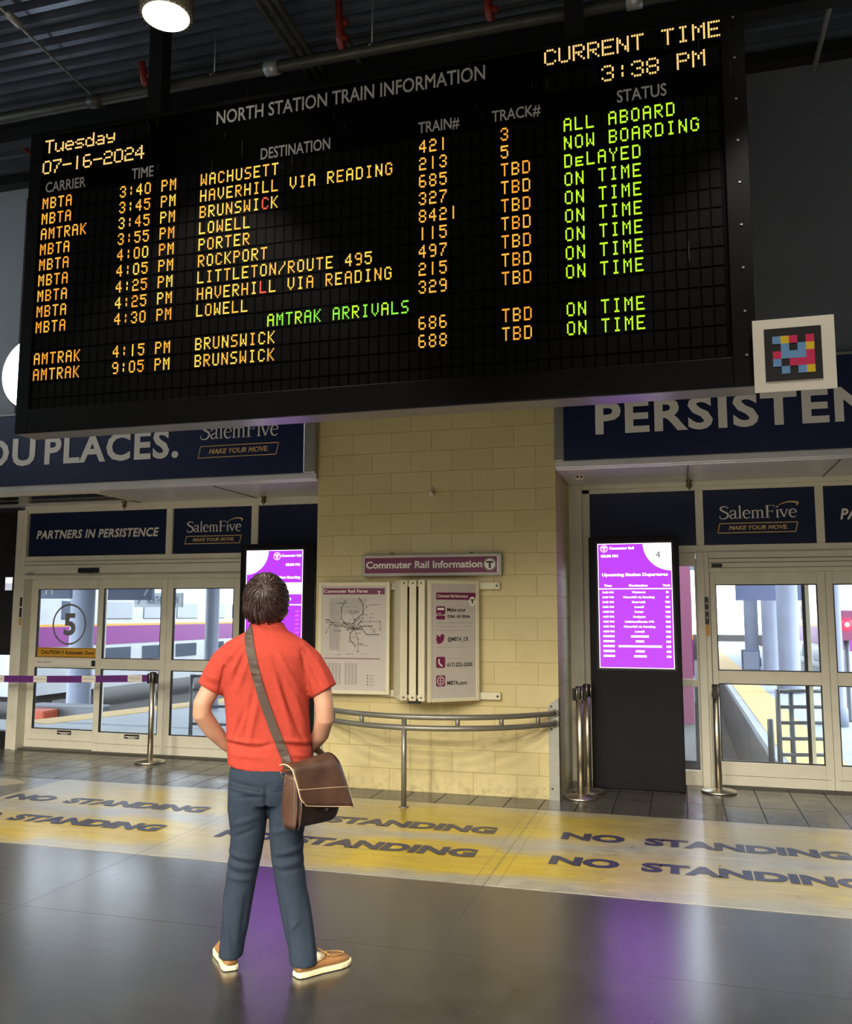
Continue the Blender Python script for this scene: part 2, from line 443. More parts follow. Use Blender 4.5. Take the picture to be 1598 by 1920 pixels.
class MB:
    def __init__(s):
        s.v, s.f, s.mi, s.sm = [], [], [], []
    def add(s, vs, fs, mi=0, smooth=False):
        o = len(s.v)
        s.v += [tuple(v) for v in vs]
        for f in fs:
            s.f.append(tuple(o + i for i in f))
            s.mi.append(mi)
            s.sm.append(smooth)
        return s
    def box(s, x0, x1, y0, y1, z0, z1, mi=0):
        vs = [(x0, y0, z0), (x1, y0, z0), (x1, y1, z0), (x0, y1, z0), (x0, y0, z1), (x1, y0, z1), (x1, y1, z1), (x0, y1, z1)]
        fs = [(0, 3, 2, 1), (4, 5, 6, 7), (0, 1, 5, 4), (1, 2, 6, 5), (2, 3, 7, 6), (3, 0, 4, 7)]
        return s.add(vs, fs, mi)
    def frame(s, x0, x1, z0, z1, y0, y1, l, r, b, t, mi=0):
        """rectangular frame in the xz plane with member widths l r b t"""
        s.box(x0, x0 + l, y0, y1, z0, z1, mi)
        s.box(x1 - r, x1, y0, y1, z0, z1, mi)
        s.box(x0 + l, x1 - r, y0, y1, z0, z0 + b, mi)
        s.box(x0 + l, x1 - r, y0, y1, z1 - t, z1, mi)
        return s
    def quad(s, a, b, c, d, mi=0):
        return s.add([a, b, c, d], [(0, 1, 2, 3)], mi)
    def prism(s, poly, o, xd, yd, depth, mi=0):
        """extrude a 2-D outline (in o + x*xd + y*yd) along -normal by depth"""
        o, xd, yd = Vector(o), Vector(xd), Vector(yd)
        n = xd.cross(yd).normalized()
        a = [o + xd * p[0] + yd * p[1] for p in poly]
        b = [p - n * depth for p in a]
        k = len(a)
        fs = [tuple(range(k)), tuple(range(2 * k - 1, k - 1, -1))]
        fs += [(i, k + i, k + (i + 1) % k, (i + 1) % k) for i in range(k)]
        return s.add(a + b, fs, mi)
    def text(s, txt, x0, z0, x1, cap, y, mi=0, bold=0.0, shear=0.0, spacing=1.0, xd=(1, 0, 0), yd=(0, 0, 1), o=None, depth=0.0):
        """lettering fitted between x0..x1 with capital height cap, in the plane o + a*xd + b*yd"""
        vs, fs = font_mesh(txt, bold, shear, spacing)
        if not vs:
            return s
        hv, _ = font_mesh('H', bold)
        ch = max(v[1] for v in hv) - min(v[1] for v in hv)
        base = min(v[1] for v in hv)
        mn, mx = min(v[0] for v in vs), max(v[0] for v in vs)
        kx, kz = (x1 - x0) / (mx - mn), cap / ch
        if o is None:
            o = (0, y, 0)
        o, xd, yd = Vector(o), Vector(xd), Vector(yd)
        out = [o + xd * (x0 + (v[0] - mn) * kx) + yd * (z0 + (v[1] - base) * kz) for v in vs]
        return s.add(out, fs, mi)
    def tube(s, pts, r, n=10, mi=0, caps=True, smooth=True, squash=None):
        pts = [Vector(p) for p in pts]
        k = len(pts)
        rs = list(r) if isinstance(r, (list, tuple)) else [r] * k
        t = (pts[1] - pts[0]).normalized()
        up = Vector((0, 0, 1)) if abs(t.z) < 0.9 else Vector((1, 0, 0))
        nx = t.cross(up).normalized()
        rings = []
        for i in range(k):
            if i == 0:
                tt = pts[1] - pts[0]
            elif i == k - 1:
                tt = pts[-1] - pts[-2]
            else:
                tt = (pts[i + 1] - pts[i]).normalized() + (pts[i] - pts[i - 1]).normalized()
            tt.normalize()
            nx = (nx - tt * nx.dot(tt)).normalized()
            ny = tt.cross(nx)
            rr = rs[i] if isinstance(rs[i], (tuple, list)) else (rs[i], rs[i])
            rings.append([pts[i] + nx * (rr[0] * cos(2 * pi * j / n)) + ny * (rr[1] * sin(2 * pi * j / n)) for j in range(n)])
        return s.rings(rings, mi, caps, smooth)
    def rings(s, rings, mi=0, caps=True, smooth=True):
        n = len(rings[0])
        vs = [p for rg in rings for p in rg]
        fs = []
        for i in range(len(rings) - 1):
            for j in range(n):
                fs.append((i * n + j, i * n + (j + 1) % n, (i + 1) * n + (j + 1) % n, (i + 1) * n + j))
        if caps:
            fs.append(tuple(range(n - 1, -1, -1)))
            fs.append(tuple((len(rings) - 1) * n + j for j in range(n)))
        return s.add(vs, fs, mi, smooth)
    def lathe(s, prof, c, n=24, mi=0, smooth=True):
        rings = [[(c[0] + r * cos(2 * pi * j / n), c[1] + r * sin(2 * pi * j / n), c[2] + z) for j in range(n)] for r, z in prof]
        return s.rings(rings, mi, True, smooth)
    def ellipsoid(s, c, r, mi=0, nu=24, nv=14, mtx=None):
        c = Vector(c)
        vs = []
        for i in range(1, nv):
            th = pi * i / nv
            for j in range(nu):
                p = Vector((r[0] * sin(th) * cos(2 * pi * j / nu), r[1] * sin(th) * sin(2 * pi * j / nu), r[2] * cos(th)))
                vs.append(c + (mtx @ p if mtx else p))
        top = Vector((0, 0, r[2])); bot = -top
        vs.append(c + (mtx @ top if mtx else top)); vs.append(c + (mtx @ bot if mtx else bot))
        fs = []
        for i in range(nv - 2):
            for j in range(nu):
                fs.append((i * nu + j, (i + 1) * nu + j, (i + 1) * nu + (j + 1) % nu, i * nu + (j + 1) % nu))
        T, B = len(vs) - 2, len(vs) - 1
        for j in range(nu):
            fs.append((T, j, (j + 1) % nu))
            fs.append((B, (nv - 2) * nu + (j + 1) % nu, (nv - 2) * nu + j))
        return s.add(vs, fs, mi, True)
    def mesh(s, name, off=(0, 0, 0)):
        me = bpy.data.meshes.new(name)
        me.from_pydata([(v[0] - off[0], v[1] - off[1], v[2] - off[2]) for v in s.v], [], s.f)
        me.polygons.foreach_set('material_index', s.mi)
        me.polygons.foreach_set('use_smooth', s.sm)
        me.update()
        return me
    def build(s, name, mats, parent=None, local=False, bevel=0.0, origin=None):
        """link as ONE object. Coordinates are world coordinates unless local=True."""
        if not isinstance(mats, (list, tuple)):
            mats = [mats]
        if local:
            off = (0, 0, 0)
        elif parent is not None:
            off = WORLD[parent.name]
        elif origin is not None:
            off = origin
        else:
            xs, ys, zs = zip(*s.v)
            off = ((min(xs) + max(xs)) / 2, (min(ys) + max(ys)) / 2, min(zs))
        me = s.mesh(name, off)
        for m in mats:
            me.materials.append(m)
        o = bpy.data.objects.new(name, me)
        COL.objects.link(o)
        if parent is not None:
            o.parent = parent
            WORLD[o.name] = off
        else:
            o.location = off
            WORLD[o.name] = off
        if bevel > 0:
            b = o.modifiers.new('edge', 'BEVEL')
            b.width = bevel
            b.segments = 2
            b.limit_method = 'ANGLE'
            b.angle_limit = radians(40)
        return o

WORLD = {}
def empty(name, loc, rz=0.0):
    o = bpy.data.objects.new(name, None)
    o.empty_display_size = 0.2
    COL.objects.link(o)
    o.location = loc
    o.rotation_euler = (0, 0, rz)
    WORLD[o.name] = tuple(loc)
    return o
def tag(o, label=None, cat=None, group=None, kind=None):
    if label: o['label'] = label
    if cat: o['category'] = cat
    if group: o['group'] = group
    if kind: o['kind'] = kind
    return o
def struct(mb, name, mats, parent=None, label=None, bevel=0.0):
    o = mb.build(name, mats, parent, bevel=bevel)
    if parent is None:
        o['kind'] = 'structure'
    if label:
        o['label'] = label
    return o
def kids(o):
    return [c for c in bpy.data.objects if c.parent == o]
def copy_tree(o, parent=None):
    c = o.copy()
    COL.objects.link(c)
    if parent is not None:
        c.parent = parent
        c.matrix_parent_inverse = o.matrix_parent_inverse.copy()
    for ch in kids(o):
        copy_tree(ch, c)
    return c
def baked(o):
    """evaluate modifiers into a plain mesh"""
    dg = bpy.context.evaluated_depsgraph_get()
    me = bpy.data.meshes.new_from_object(o.evaluated_get(dg))
    o.modifiers.clear()
    old = o.data
    o.data = me
    bpy.data.meshes.remove(old)
    return o
def fuse(mb, name, m, voxel, smooth_it=6, parent=None):
    """one continuous surface out of overlapping closed pieces"""
    o = mb.build(name, m, parent, local=True)
    r = o.modifiers.new('fuse', 'REMESH')
    r.mode = 'VOXEL'
    r.voxel_size = voxel
    r.use_smooth_shade = True
    s = o.modifiers.new('soften', 'SMOOTH')
    s.iterations = smooth_it
    s.factor = 0.5
    bpy.context.view_layer.update()
    baked(o)
    if not o.data.materials:
        o.data.materials.append(m)
    return o

# ================================================================== SETTING
DY = 9.15            # door plane
PY = 8.07            # front of the block pier
PX0, PX1 = -3.465, -1.085
CZ = 6.75            # ceiling

struct(MB().box(-13, 7, -15, 7.66, -0.12, 0.0), 'floor', M['floor'])
struct(MB().box(-5.95, 3.6, 5.47, 7.64, -0.02, 0.003), 'floor_walkway', M['walk'], label='worn yellow painted walkway strip in front of the doors')
struct(MB().box(-13, 7, 7.64, 9.42, -0.12, 0.0015), 'floor_tiles', M['tile'])
# detached scrap of the same paint on the slab further left
struct(MB().prism([(-8.2, 7.05), (-6.35, 7.15), (-6.2, 7.38), (-6.42, 7.50), (-7.2, 7.56), (-8.2, 7.5)], (0, 0, 0.003), (1, 0, 0), (0, 1, 0), 0.02),
       'floor_paint', M['walk'], label='stray patch of walkway paint beyond the left end')

# lettering on the floor : six worn phrases
def floor_phrase(x0, yb, cap, lab):
    o = empty('floor_lettering', (x0 + 1.0, yb, 0.0035))
    for w_, a_, b_ in (('NO', 0.0, 0.46), ('STANDING', 0.60, 1.98)):
        MB().text(w_, x0 + a_, 0, x0 + b_, cap, 0, bold=0.055, xd=(1, 0, 0), yd=(0, 1, 0), o=(0, yb, 0.0055)).build('painted_word', M['floortext'], o)
    tag(o, lab, 'floor lettering', 'NO STANDING phrases on the walkway')
    return o
for (x0, row, lab) in [(-5.87, 0, 'NO STANDING painted in the row nearer the wall, before the left doors'),
                       (-3.385, 0, 'NO STANDING painted in the row nearer the wall, before the block pier'),
                       (-0.905, 0, 'NO STANDING painted in the row nearer the wall, before the right kiosk'),
                       (-5.87, 1, 'NO STANDING painted in the row nearer the dark floor, left of the man'),
                       (-3.39, 1, 'NO STANDING painted in the row nearer the dark floor, partly behind the man'),
                       (-0.90, 1, 'NO STANDING painted in the row nearer the dark floor, at the right')]:
    floor_phrase(x0, 6.71 if row == 0 else 6.04, 0.21, lab)

# block pier and the walls over the doors
struct(MB().box(PX0, PX1, PY, 9.40, 0, 3.90), 'wall_center', M['block'], label='cream painted concrete block pier between the doors')
struct(MB().box(PX0 - 0.4, PX1 + 0.4, 8.13, 9.4, 3.90, CZ), 'wall_upper_center', M['upper'])
struct(MB().box(-7.145, PX0 - 0.4, 8.12, 9.4, 3.86, CZ), 'wall_upper_left', M['upper'])
struct(MB().box(-13, -7.145, 8.13, 9.4, 3.86, CZ), 'wall_upper_far_left', M['upperL'])
struct(MB().box(PX1 + 0.4, 7, 8.12, 9.4, 3.86, CZ), 'wall_upper_right', M['upper'])
# steel angle where wall meets ceiling
struct(MB().box(-13, 7, 7.98, 8.12, 6.62, 6.72), 'trim_1', M['steel_dark'])
struct(MB().box(-13.2, -13, -15, 9.4, 0, 5.3).box(-13.2, -13, -15, 9.4, 6.45, CZ).box(-13.2, -13, -15, 2.0, 5.3, 6.45).box(-13.2, -13, 8.0, 9.4, 5.3, 6.45), 'wall_left', M['darkwall'])
w2 = tag(empty('fill_window', (-13.1, 5.0, 5.3)), 'high daylight window in the left wall, outside the picture', kind='structure')  # unseen opening added so bluish daylight reaches the ceiling ribs
mb = MB()
for k in range(5):
    mb.box(-13.14, -13.06, 2.0 + 1.48 * k, 2.08 + 1.48 * k, 5.3, 6.45)
mb.build('window_frame', M['frame'], w2)
MB().box(-13.105, -13.095, 2.0, 8.0, 5.3, 6.45).build('glass_pane', M['glass'], w2)
struct(MB().box(7, 7.2, -15, 9.4, 0, CZ), 'wall_right', M['darkwall'])
struct(MB().box(-13.2, 7.2, -15.2, -15, 0, CZ), 'wall_rear', M['darkwall'])
# solid bits beyond the two door openings
struct(MB().box(3.45, 7, 9.0, 9.4, 0, 3.0), 'wall_far_right', M['darkwall'])

# ceiling : ribbed steel deck, ribs along x
def deck():
    mb = MB()
    prof = []
    y = -15.0
    while y < 9.3:
        prof += [(y, CZ), (y + 0.055, CZ), (y + 0.075, CZ + 0.06), (y + 0.13, CZ + 0.06)]
        y += 0.15
    n = len(prof)
    vs = [(-13, a, b) for a, b in prof] + [(7, a, b) for a, b in prof]
    mb.add(vs, [(i, i + 1, n + i + 1, n + i) for i in range(n - 1)])
    mb.box(-13.2, 7.2, -15.2, 9.4, CZ + 0.07, CZ + 0.2)
    return mb
struct(deck(), 'ceiling', M['deck'])
for k, (yb, xx) in enumerate([(6.98, 0), (4.55, 0), (2.1, 0)]):
    mb = MB()
    mb.box(-13, 7, yb - 0.008, yb + 0.008, 6.42, CZ)
    mb.box(-13, 7, yb - 0.07, yb + 0.07, 6.41, 6.425)
    mb.box(-13, 7, yb - 0.07, yb + 0.07, CZ - 0.015, CZ)
    struct(mb, 'beam', M['steel_dark'], label=['steel roof beam behind the departure board', 'steel roof beam over the hanging lamp', 'steel roof beam nearest the camera'][k])

# soffits between banner and doors
struct(MB().box(-8.6, PX0 - 0.005, 8.06, 9.30, 2.975, 3.02).box(-8.6, PX0 - 0.005, 8.03, 8.07, 2.99, 3.06), 'trim_2', M['soffit'], label='grey metal soffit over the left doors', bevel=0.01)
struct(MB().box(PX1 + 0.005, 4.2, 8.06, 9.30, 2.975, 3.02).box(PX1 + 0.005, 4.2, 8.03, 8.07, 2.99, 3.06), 'trim_3', M['soffit'], label='grey metal soffit over the right doors', bevel=0.01)
for x in (-4.66, -6.2, 0.1, 1.35):
    struct(MB().box(x - 0.004, x + 0.004, 8.09, 9.1, 2.968, 2.976), 'trim_joint', M['framed'], label=None)

# ------------------------------------------------------------------ doors
def leaf(parent, x0, x1, y, glass_x0, glass_x1, lab=None, plate_txt=None):
    zt, z0 = 2.072, 0.022
    mb = MB()
    yb, yf = y + 0.045, y
    mb.box(x0, glass_x0, yf, yb, z0, zt)
    mb.box(glass_x1, x1, yf, yb, z0, zt)
    mb.box(glass_x0, glass_x1, yf, yb, 1.945, zt)
    mb.box(glass_x0, glass_x1, yf, yb, 0.985, 1.108)
    mb.box(glass_x0, glass_x1, yf, yb, z0, 0.245)
    o = mb.build('door_leaf', M['frame'], parent, bevel=0.004)
    if lab: o['label'] = lab
    for za, zb in ((0.245, 0.985), (1.108, 1.945)):
        g = MB().frame(glass_x0, glass_x1, za, zb, yf + 0.004, yb - 0.004, 0.009, 0.009, 0.009, 0.009)
        g.build('gasket', M['gasket'], o)
        MB().box(glass_x0 + 0.005, glass_x1 - 0.005, y + 0.018, y + 0.026, za + 0.005, zb - 0.005).build('glass_pane', M['glass'], o)
    MB().box(x0 + 0.03, x1 - 0.03, yf - 0.002, yf, 0.115, 0.118).build('kick_seam', M['framed'], o)
    if plate_txt:
        xm = plate_txt
        p = MB()
        p.box(xm - 0.10, xm + 0.10, yf - 0.002, yf, 0.188, 0.236)
        p.box(xm - 0.088, xm + 0.088, yf - 0.003, yf - 0.001, 0.206, 0.216, 1)
        p.box(xm - 0.05, xm + 0.05, yf - 0.003, yf - 0.001, 0.194, 0.200, 1)
        p.build('kick_label', [M['signblack'], M['signwhite']], o)
    return o

d1 = tag(empty('door_1', (-5.66, DY, 0)), 'left bank of sliding glass doors to the platforms', kind='structure')
mb = MB()
mb.box(-7.86, -7.80, 9.06, 9.30, 0, 2.93)                 # outer jamb
mb.box(-7.985, -7.86, 9.10, 9.34, 0, 2.93)
mb.box(-7.86, PX0, 9.08, 9.28, 2.272, 2.345)               # rail under the transoms
mb.box(-7.86, PX0, 9.08, 9.28, 2.885, 2.975)               # head
for x in (-5.795, -4.68):
    mb.box(x - 0.042, x + 0.042, 9.08, 9.24, 2.345, 2.885)
mb.box(PX0 - 0.055, PX0 - 0.002, 9.08, 9.28, 0, 2.9)
mb.build('door_frame', M['frame'], d1, bevel=0.004)
mb = MB()
mb.box(-7.80, PX0 - 0.055, 9.05, 9.28, 2.066, 2.275)
mb.box(-7.80, PX0 - 0.055, 9.03, 9.06, 2.078, 2.104)
mb.build('operator_header', M['frame'], d1, bevel=0.006)
MB().box(-7.80, PX0 - 0.055, 9.046, 9.05, 2.232, 2.238).box(-7.80, PX0 - 0.055, 9.046, 9.05, 2.120, 2.126).build('header_groove', M['framed'], d1)
MB().box(-6.995, -6.71, 9.02, 9.05, 2.132, 2.19).build('motion_sensor', M['blackp'], d1, bevel=0.004)
MB().box(-7.755, -7.645, 9.046, 9.05, 2.146, 2.150).box(-7.755, -7.645, 9.046, 9.05, 2.126, 2.132).build('header_vent', M['gasket'], d1)
MB().box(-7.86, PX0, 9.10, 9.30, 0.0, 0.02).build('threshold', M['framed'], d1)
l1 = leaf(d1, -7.80, -6.72, 9.205, -7.70, -6.80, 'rear sliding leaf with the big 5 and caution sticker', -7.22)
l2 = leaf(d1, -6.775, -5.825, 9.135, -6.695, -5.84 - 0.06, 'sliding leaf beside the numbered leaf', -6.23)
l3 = leaf(d1, -5.822, -4.872, 9.135, -5.742, -4.95, 'sliding leaf half hidden by the man')
l4 = leaf(d1, -4.875, -3.53, 9.205, -4.80, -3.62, 'sliding leaf behind the left kiosk')
# what is stuck on the numbered leaf
mb = MB()
n = 48
cx, cz, ra, rb = -7.235, 1.512, 0.243, 0.222
mb.add([(cx + ra * cos(2 * pi * i / n), 9.22, cz + ra * 1.03 * sin(2 * pi * i / n)) for i in range(n)] +
       [(cx + rb * cos(2 * pi * i / n), 9.22, cz + rb * 1.03 * sin(2 * pi * i / n)) for i in range(n)],
       [(i, (i + 1) % n, n + (i + 1) % n, n + i) for i in range(n)])
mb.text('5', cx - 0.08, cz - 0.135, cx + 0.095, 0.27, 9.22, bold=0.035)
mb.build('number_decal', M['decal'], l1)
st = MB().box(-7.67, -6.80, 9.198, 9.2045, 1.112, 1.228).build('caution_sticker', M['caution'], l1)
mb = MB()
mb.text('CAUTION !! Automatic Door', -7.61, 1.148, -6.83, 0.046, 9.197, bold=0.03)
mb.frame(-7.66, -6.81, 1.118, 1.222, 9.196, 9.198, 0.004, 0.004, 0.004, 0.004)
mb.build('caution_wording', M['signblack'], l1)
mb = MB().box(-7.69, -6.83, 9.198, 9.2045, 1.012, 1.078)
mb.box(-6.875, -6.815, 9.197, 9.2045, 1.012, 1.078, 1)
mb.text('DO NOT', -7.66, 1.04, -7.45, 0.02, 9.1975, 2, bold=0.02)
mb.build('notice_strip', [M['signwhite'], M['signblack'], M['maroon']], l1)
mb = MB()
mb.box(-7.835, -7.81, 9.05, 9.06, 1.73, 1.84).box(-7.835, -7.81, 9.05, 9.06, 1.60, 1.71)
mb.box(-7.835, -7.81, 9.05, 9.06, 1.50, 1.585, 1)
mb.build('door_switch', [M['blackp'], M['caution']], d1)

d2 = tag(empty('door_2', (0.8, DY, 0)), 'right bank of sliding glass doors to the platforms', kind='structure')
mb = MB()
mb.box(PX1, -0.95, 9.04, 9.30, 0, 2.975)
mb.box(-0.95, -0.875, 9.10, 9.28, 0, 2.975)
mb.box(-0.95, 3.45, 9.10, 9.28, 2.885, 2.975)
mb.box(-0.95, 3.45, 9.06, 9.12, 2.925, 2.975)
mb.box(-0.875, 3.45, 9.10, 9.28, 2.262, 2.335)
for x in (0.205, 1.312, 2.42):
    mb.box(x - 0.038, x + 0.038, 9.10, 9.24, 2.335, 2.885)
mb.box(0.158, 0.232, 9.08, 9.30, 0, 2.262)
mb.box(0.232, 0.29, 9.175, 9.28, 0, 2.262)
mb.box(0.232, 0.276, 9.10, 9.18, 0, 2.262)
mb.box(3.38, 3.45, 9.08, 9.30, 0, 2.975)
mb.build('door_frame', M['frame'], d2, bevel=0.004)
mb = MB()
mb.box(0.275, 3.38, 9.07, 9.28, 2.066, 2.265)
mb.build('operator_header', M['frame'], d2, bevel=0.006)
MB().box(0.275, 3.38, 9.066, 9.07, 2.195, 2.201).box(0.275, 3.38, 9.066, 9.07, 2.155, 2.16).box(0.275, 3.38, 9.066, 9.07, 2.105, 2.109).build('header_groove', M['framed'], d2)
MB().box(0.302, 0.402, 9.055, 9.07, 2.112, 2.146).build('motion_sensor', M['blackp'], d2, bevel=0.003)
MB().box(0.22, 3.40, 9.12, 9.30, 0.0, 0.02).build('threshold', M['framed'], d2)
# sidelight next to the kiosk
mb = MB().frame(-0.875, 0.159, 0.0, 2.20, 9.15, 9.20, 0.05, 0.02, 0.14, 0.06)
mb.box(-0.825, 0.138, 9.15, 9.20, 0.945, 1.015)
mb.box(-0.85, 0.15, 9.14, 9.16, 2.13, 2.262)
sd = mb.build('sidelight', M['frame'], d2, bevel=0.003)
MB().box(-0.83, 0.142, 9.17, 9.178, 0.13, 0.95).build('glass_pane', M['glass'], sd)
MB().box(-0.83, 0.142, 9.17, 9.178, 1.01, 2.15).build('glass_pane', M['glass'], sd)
leaf(d2, 0.28, 1.335, 9.135, 0.335, 1.262, 'sliding leaf right of the black kiosk')
leaf(d2, 1.337, 2.36, 9.135, 1.40, 2.29, 'sliding leaf cut by the edge of the picture', 1.62)
leaf(d2, 2.36, 3.38, 9.205, 2.43, 3.31, 'sliding leaf outside the frame')
mb = MB().box(1.165, 1.20, 9.255, 9.30, 0.02, 2.07).box(1.135, 1.165, 9.26, 9.295, 0.02, 2.07, 1)
mb.build('rear_stile', [M['frame'], M['gasket']], d2)
mb = MB()
mb.box(0.226, 0.262, 9.07, 9.08, 1.70, 1.82).box(0.226, 0.262, 9.07, 9.08, 1.56, 1.68)
mb.box(0.23, 0.26, 9.07, 9.08, 1.45, 1.55, 1)
mb.box(0.24, 0.25, 9.066, 9.08, 1.75, 1.77, 2).box(0.24, 0.25, 9.066, 9.08, 1.61, 1.63, 2)
mb.build('door_switch', [M['blackp'], M['caution'], M['signwhite']], d2)

# glazed bay left of the left doors
w1 = tag(empty('window_1', (-9.5, 9.2, 0)), 'dark glazed bay left of the left doors', kind='structure')
mb = MB().box(-13, -7.985, 9.15, 9.30, 0, 0.20).box(-13, -7.985, 9.15, 9.30, 1.13, 1.20).box(-13, -7.985, 9.15, 9.30, 2.31, 2.35)
mb.build('window_frame', M['steel_dark'], w1)
MB().box(-13, -7.985, 9.16, 9.30, 2.35, 3.0).build('spandrel_panel', M['smoked'], w1)
MB().box(-13, -7.985, 9.18, 9.26, 1.20, 2.31).build('upper_panel', M['smoked'], w1)
MB().box(-13, -7.985, 9.20, 9.21, 0.20, 1.13).build('glass_pane', M['glass'], w1)

# ------------------------------------------------------------------ outside, beyond the doors
struct(MB().box(-16, -4.4, 9.40, 11.6, -0.15, -0.005).box(-4.4, 1.0, 9.40, 10.0, -0.15, -0.005).box(1.0, 8, 9.40, 11.6, -0.15, -0.005), 'ground_apron', M['apron'], label='concrete concourse apron just outside the doors')
# left platform edge runs a little askew
ea, eb = Vector((-9.75, 11.45)), Vector((-1.0, 45.0))
struct(MB().prism([(-9.75, 11.45), (-4.6, 11.45), (-3.0, 16.0), (-3.0, 36.0), (-3.4, 36.0)], (0, 0, -0.005), (1, 0, 0), (0, 1, 0), 1.0), 'platform_left', M['apron'], label='concrete platform outside the left doors')
d = Vector((-3.4 + 9.75, 36.0 - 11.45)).normalized()
nrm = Vector((d.y, -d.x))
q = [Vector((-9.75, 11.45)), Vector((-3.4, 36.0)), Vector((-3.4, 36.0)) + nrm * 0.6, Vector((-9.75, 11.45)) + nrm * 0.6]
struct(MB().prism([(p.x, p.y) for p in reversed(q)], (0, 0, 0.004), (1, 0, 0), (0, 1, 0), 0.03), 'platform_left_edge', M['tactile'], label='yellow tactile strip along the left platform')
# right platform
struct(MB().box(1.0, 4.0, 11.6, 60, -1.15, -0.005), 'platform_right', M['apron'], label='concrete platform outside the right doors')
struct(MB().box(0.985, 1.0, 10.0, 60, -1.2, -0.10), 'platform_right_wall', M['pit'])
struct(MB().box(1.12, 1.72, 10.6, 60, -0.01, 0.006), 'platform_right_edge', M['tactile'], label='yellow tactile strip along the right platform')
struct(MB().box(-60, 40, 9.9, 120, -1.3, -1.15), 'ground', M['ballast'])
struct(MB().box(-4.4, 1.0, 9.95, 10.0, -1.2, -0.15), 'platform_end_wall', M['pit'])
struct(MB().box(-24, 8, 58, 59, -1.15, 0.4), 'ground_far', M['ballast'])
# canopy : roof strips with open gaps above the tracks
for k, (x0, x1) in enumerate([(-26, -15.5), (-12.6, -3.6), (0.4, 4.6)]):
    mb = MB().box(x0, x1, 9.45, 56, 4.4, 4.6)
    y = 11.0
    while y < 56:
        mb.box(x0, x1, y, y + 0.25, 4.1, 4.4)
        y += 5.0
    struct(mb, 'canopy', M['roofm'], label=['platform canopy over the far left track', 'platform canopy over the left platform', 'platform canopy over the right platform'][k])
struct(MB().box(-30, 8, 9.40, 10.2, 3.0, 7.0), 'wall_outside', M['roofm'])

for k, (x, y, r) in enumerate([(-8.0, 14.0, 0.12), (-13.0, 17.0, 0.26), (2.2, 14.6, 0.13), (2.2, 20.4, 0.22), (2.2, 24.0, 0.24), (2.2, 30.8, 0.22), (-9.4, 24.0, 0.2)]):
    struct(MB().lathe([(r * 1.25, 0), (r * 1.25, 0.25), (r, 0.3), (r, 4.2), (r * 1.3, 4.25), (r * 1.3, 4.4)], (x, y, -0.005 if y != 17.0 else -1.15), 20),
           'column', M['column'], label=None)

# trains
def coach(xs, y0, y1, width, lab, side=1, nose='purple'):
    """bi-level coach: xs = x of the side that faces the platform doors, body extends to -side"""
    root = tag(empty('commuter_train', (xs - side * width / 2, y0, -1.15)), lab, 'train')
    xa, xb = sorted((xs, xs - side * width))
    body = MB().box(xa, xb, y0, y1, -0.55, 3.05)
    ring = [(xa, 3.05), (xa + 0.12, 3.35), (xa + 0.5, 3.55), (xb - 0.5, 3.55), (xb - 0.12, 3.35), (xb, 3.05)]
    body.add([(x, y0, z) for x, z in ring] + [(x, y1, z) for x, z in ring], [(i, i + 1, 7 + i, 6 + i) for i in range(5)] + [(5, 4, 3, 2, 1, 0), (6, 7, 8, 9, 10, 11)])
    body.build('car_body', M['trainsilver'], root)
    e = 0.012
    st = MB().box(xa - e, xb + e, y0 - e, y1, 0.72, 1.27)
    st.build('purple_stripe', M['trainpurple'], root)
    MB().box(xa - e, xb + e, y0 - e, y1, 1.27, 1.335).build('yellow_stripe', M['trainyellow'], root)
    y = y0 + 1.3
    k = 0
    while y < y1 - 2.0 and k < 14:
        for za, zb in ((1.47, 2.0), (0.18, 0.62)):
            w = MB()
            w.box(xs - 0.02 if side > 0 else xs - e - 0.01, xs + e + 0.01 if side > 0 else xs + 0.02, y, y + 1.35, za, zb)
            w.build('window', M['trainglass'], root, bevel=0.06)
        y += 1.95
        k += 1
    # end face
    xm = (xa + xb) / 2
    MB().box(xa + 0.25, xa + 1.0, y0 - 0.02, y0, 1.45, 2.25).build('cab_window', M['trainglass'], root, bevel=0.04)
    MB().box(xb - 1.0, xb - 0.25, y0 - 0.02, y0, 1.45, 2.25).build('cab_window', M['trainglass'], root, bevel=0.04)
    MB().box(xm - 0.4, xm + 0.4, y0 - 0.02, y0, -0.3, 2.2).build('end_door', M['trainpurple'], root)
    for x in (xa + 0.35, xb - 0.35):
        m = MB().lathe([(0.14, 0), (0.14, 0.03), (0.11, 0.05)], (0, 0, 0), 16)
        m.v = [(x + v[0], y0 - v[2], 1.32 + v[1]) for v in m.v]
        m.build('marker_lamp', M['redlamp'], root)
    for yy in (y0 + 2.2, y1 - 3.5):
        b = MB()
        for dy in (-0.9, 0.9):
            for x in (xa + 0.55, xb - 0.55):
                t = MB().lathe([(0.42, -0.06), (0.42, 0.06)], (0, 0, 0), 20)
                b.add([(x + v[2], yy + dy + v[0], -0.73 + v[1]) for v in t.v], t.f, 0)
        b.box(xa + 0.5, xb - 0.5, yy - 1.2, yy + 1.2, -0.8, -0.5)
        b.build('bogie', M['ballast'], root)
    return root
coach(-16.6, 19.5, 50.0, 3.0, 'silver bilevel coach with purple stripe seen through the left doors')
t2 = coach(0.16, 14.2, 40.0, 3.0, 'purple coach end glowing red beside the black kiosk')
MB().box(-2.8, 0.15, 14.15, 14.19, 0.0, 2.6).build('end_panel', M['trainred'], t2)
coach(4.15, 25.0, 48.0, -3.0, 'far coach with a red lamp at the edge of the picture')

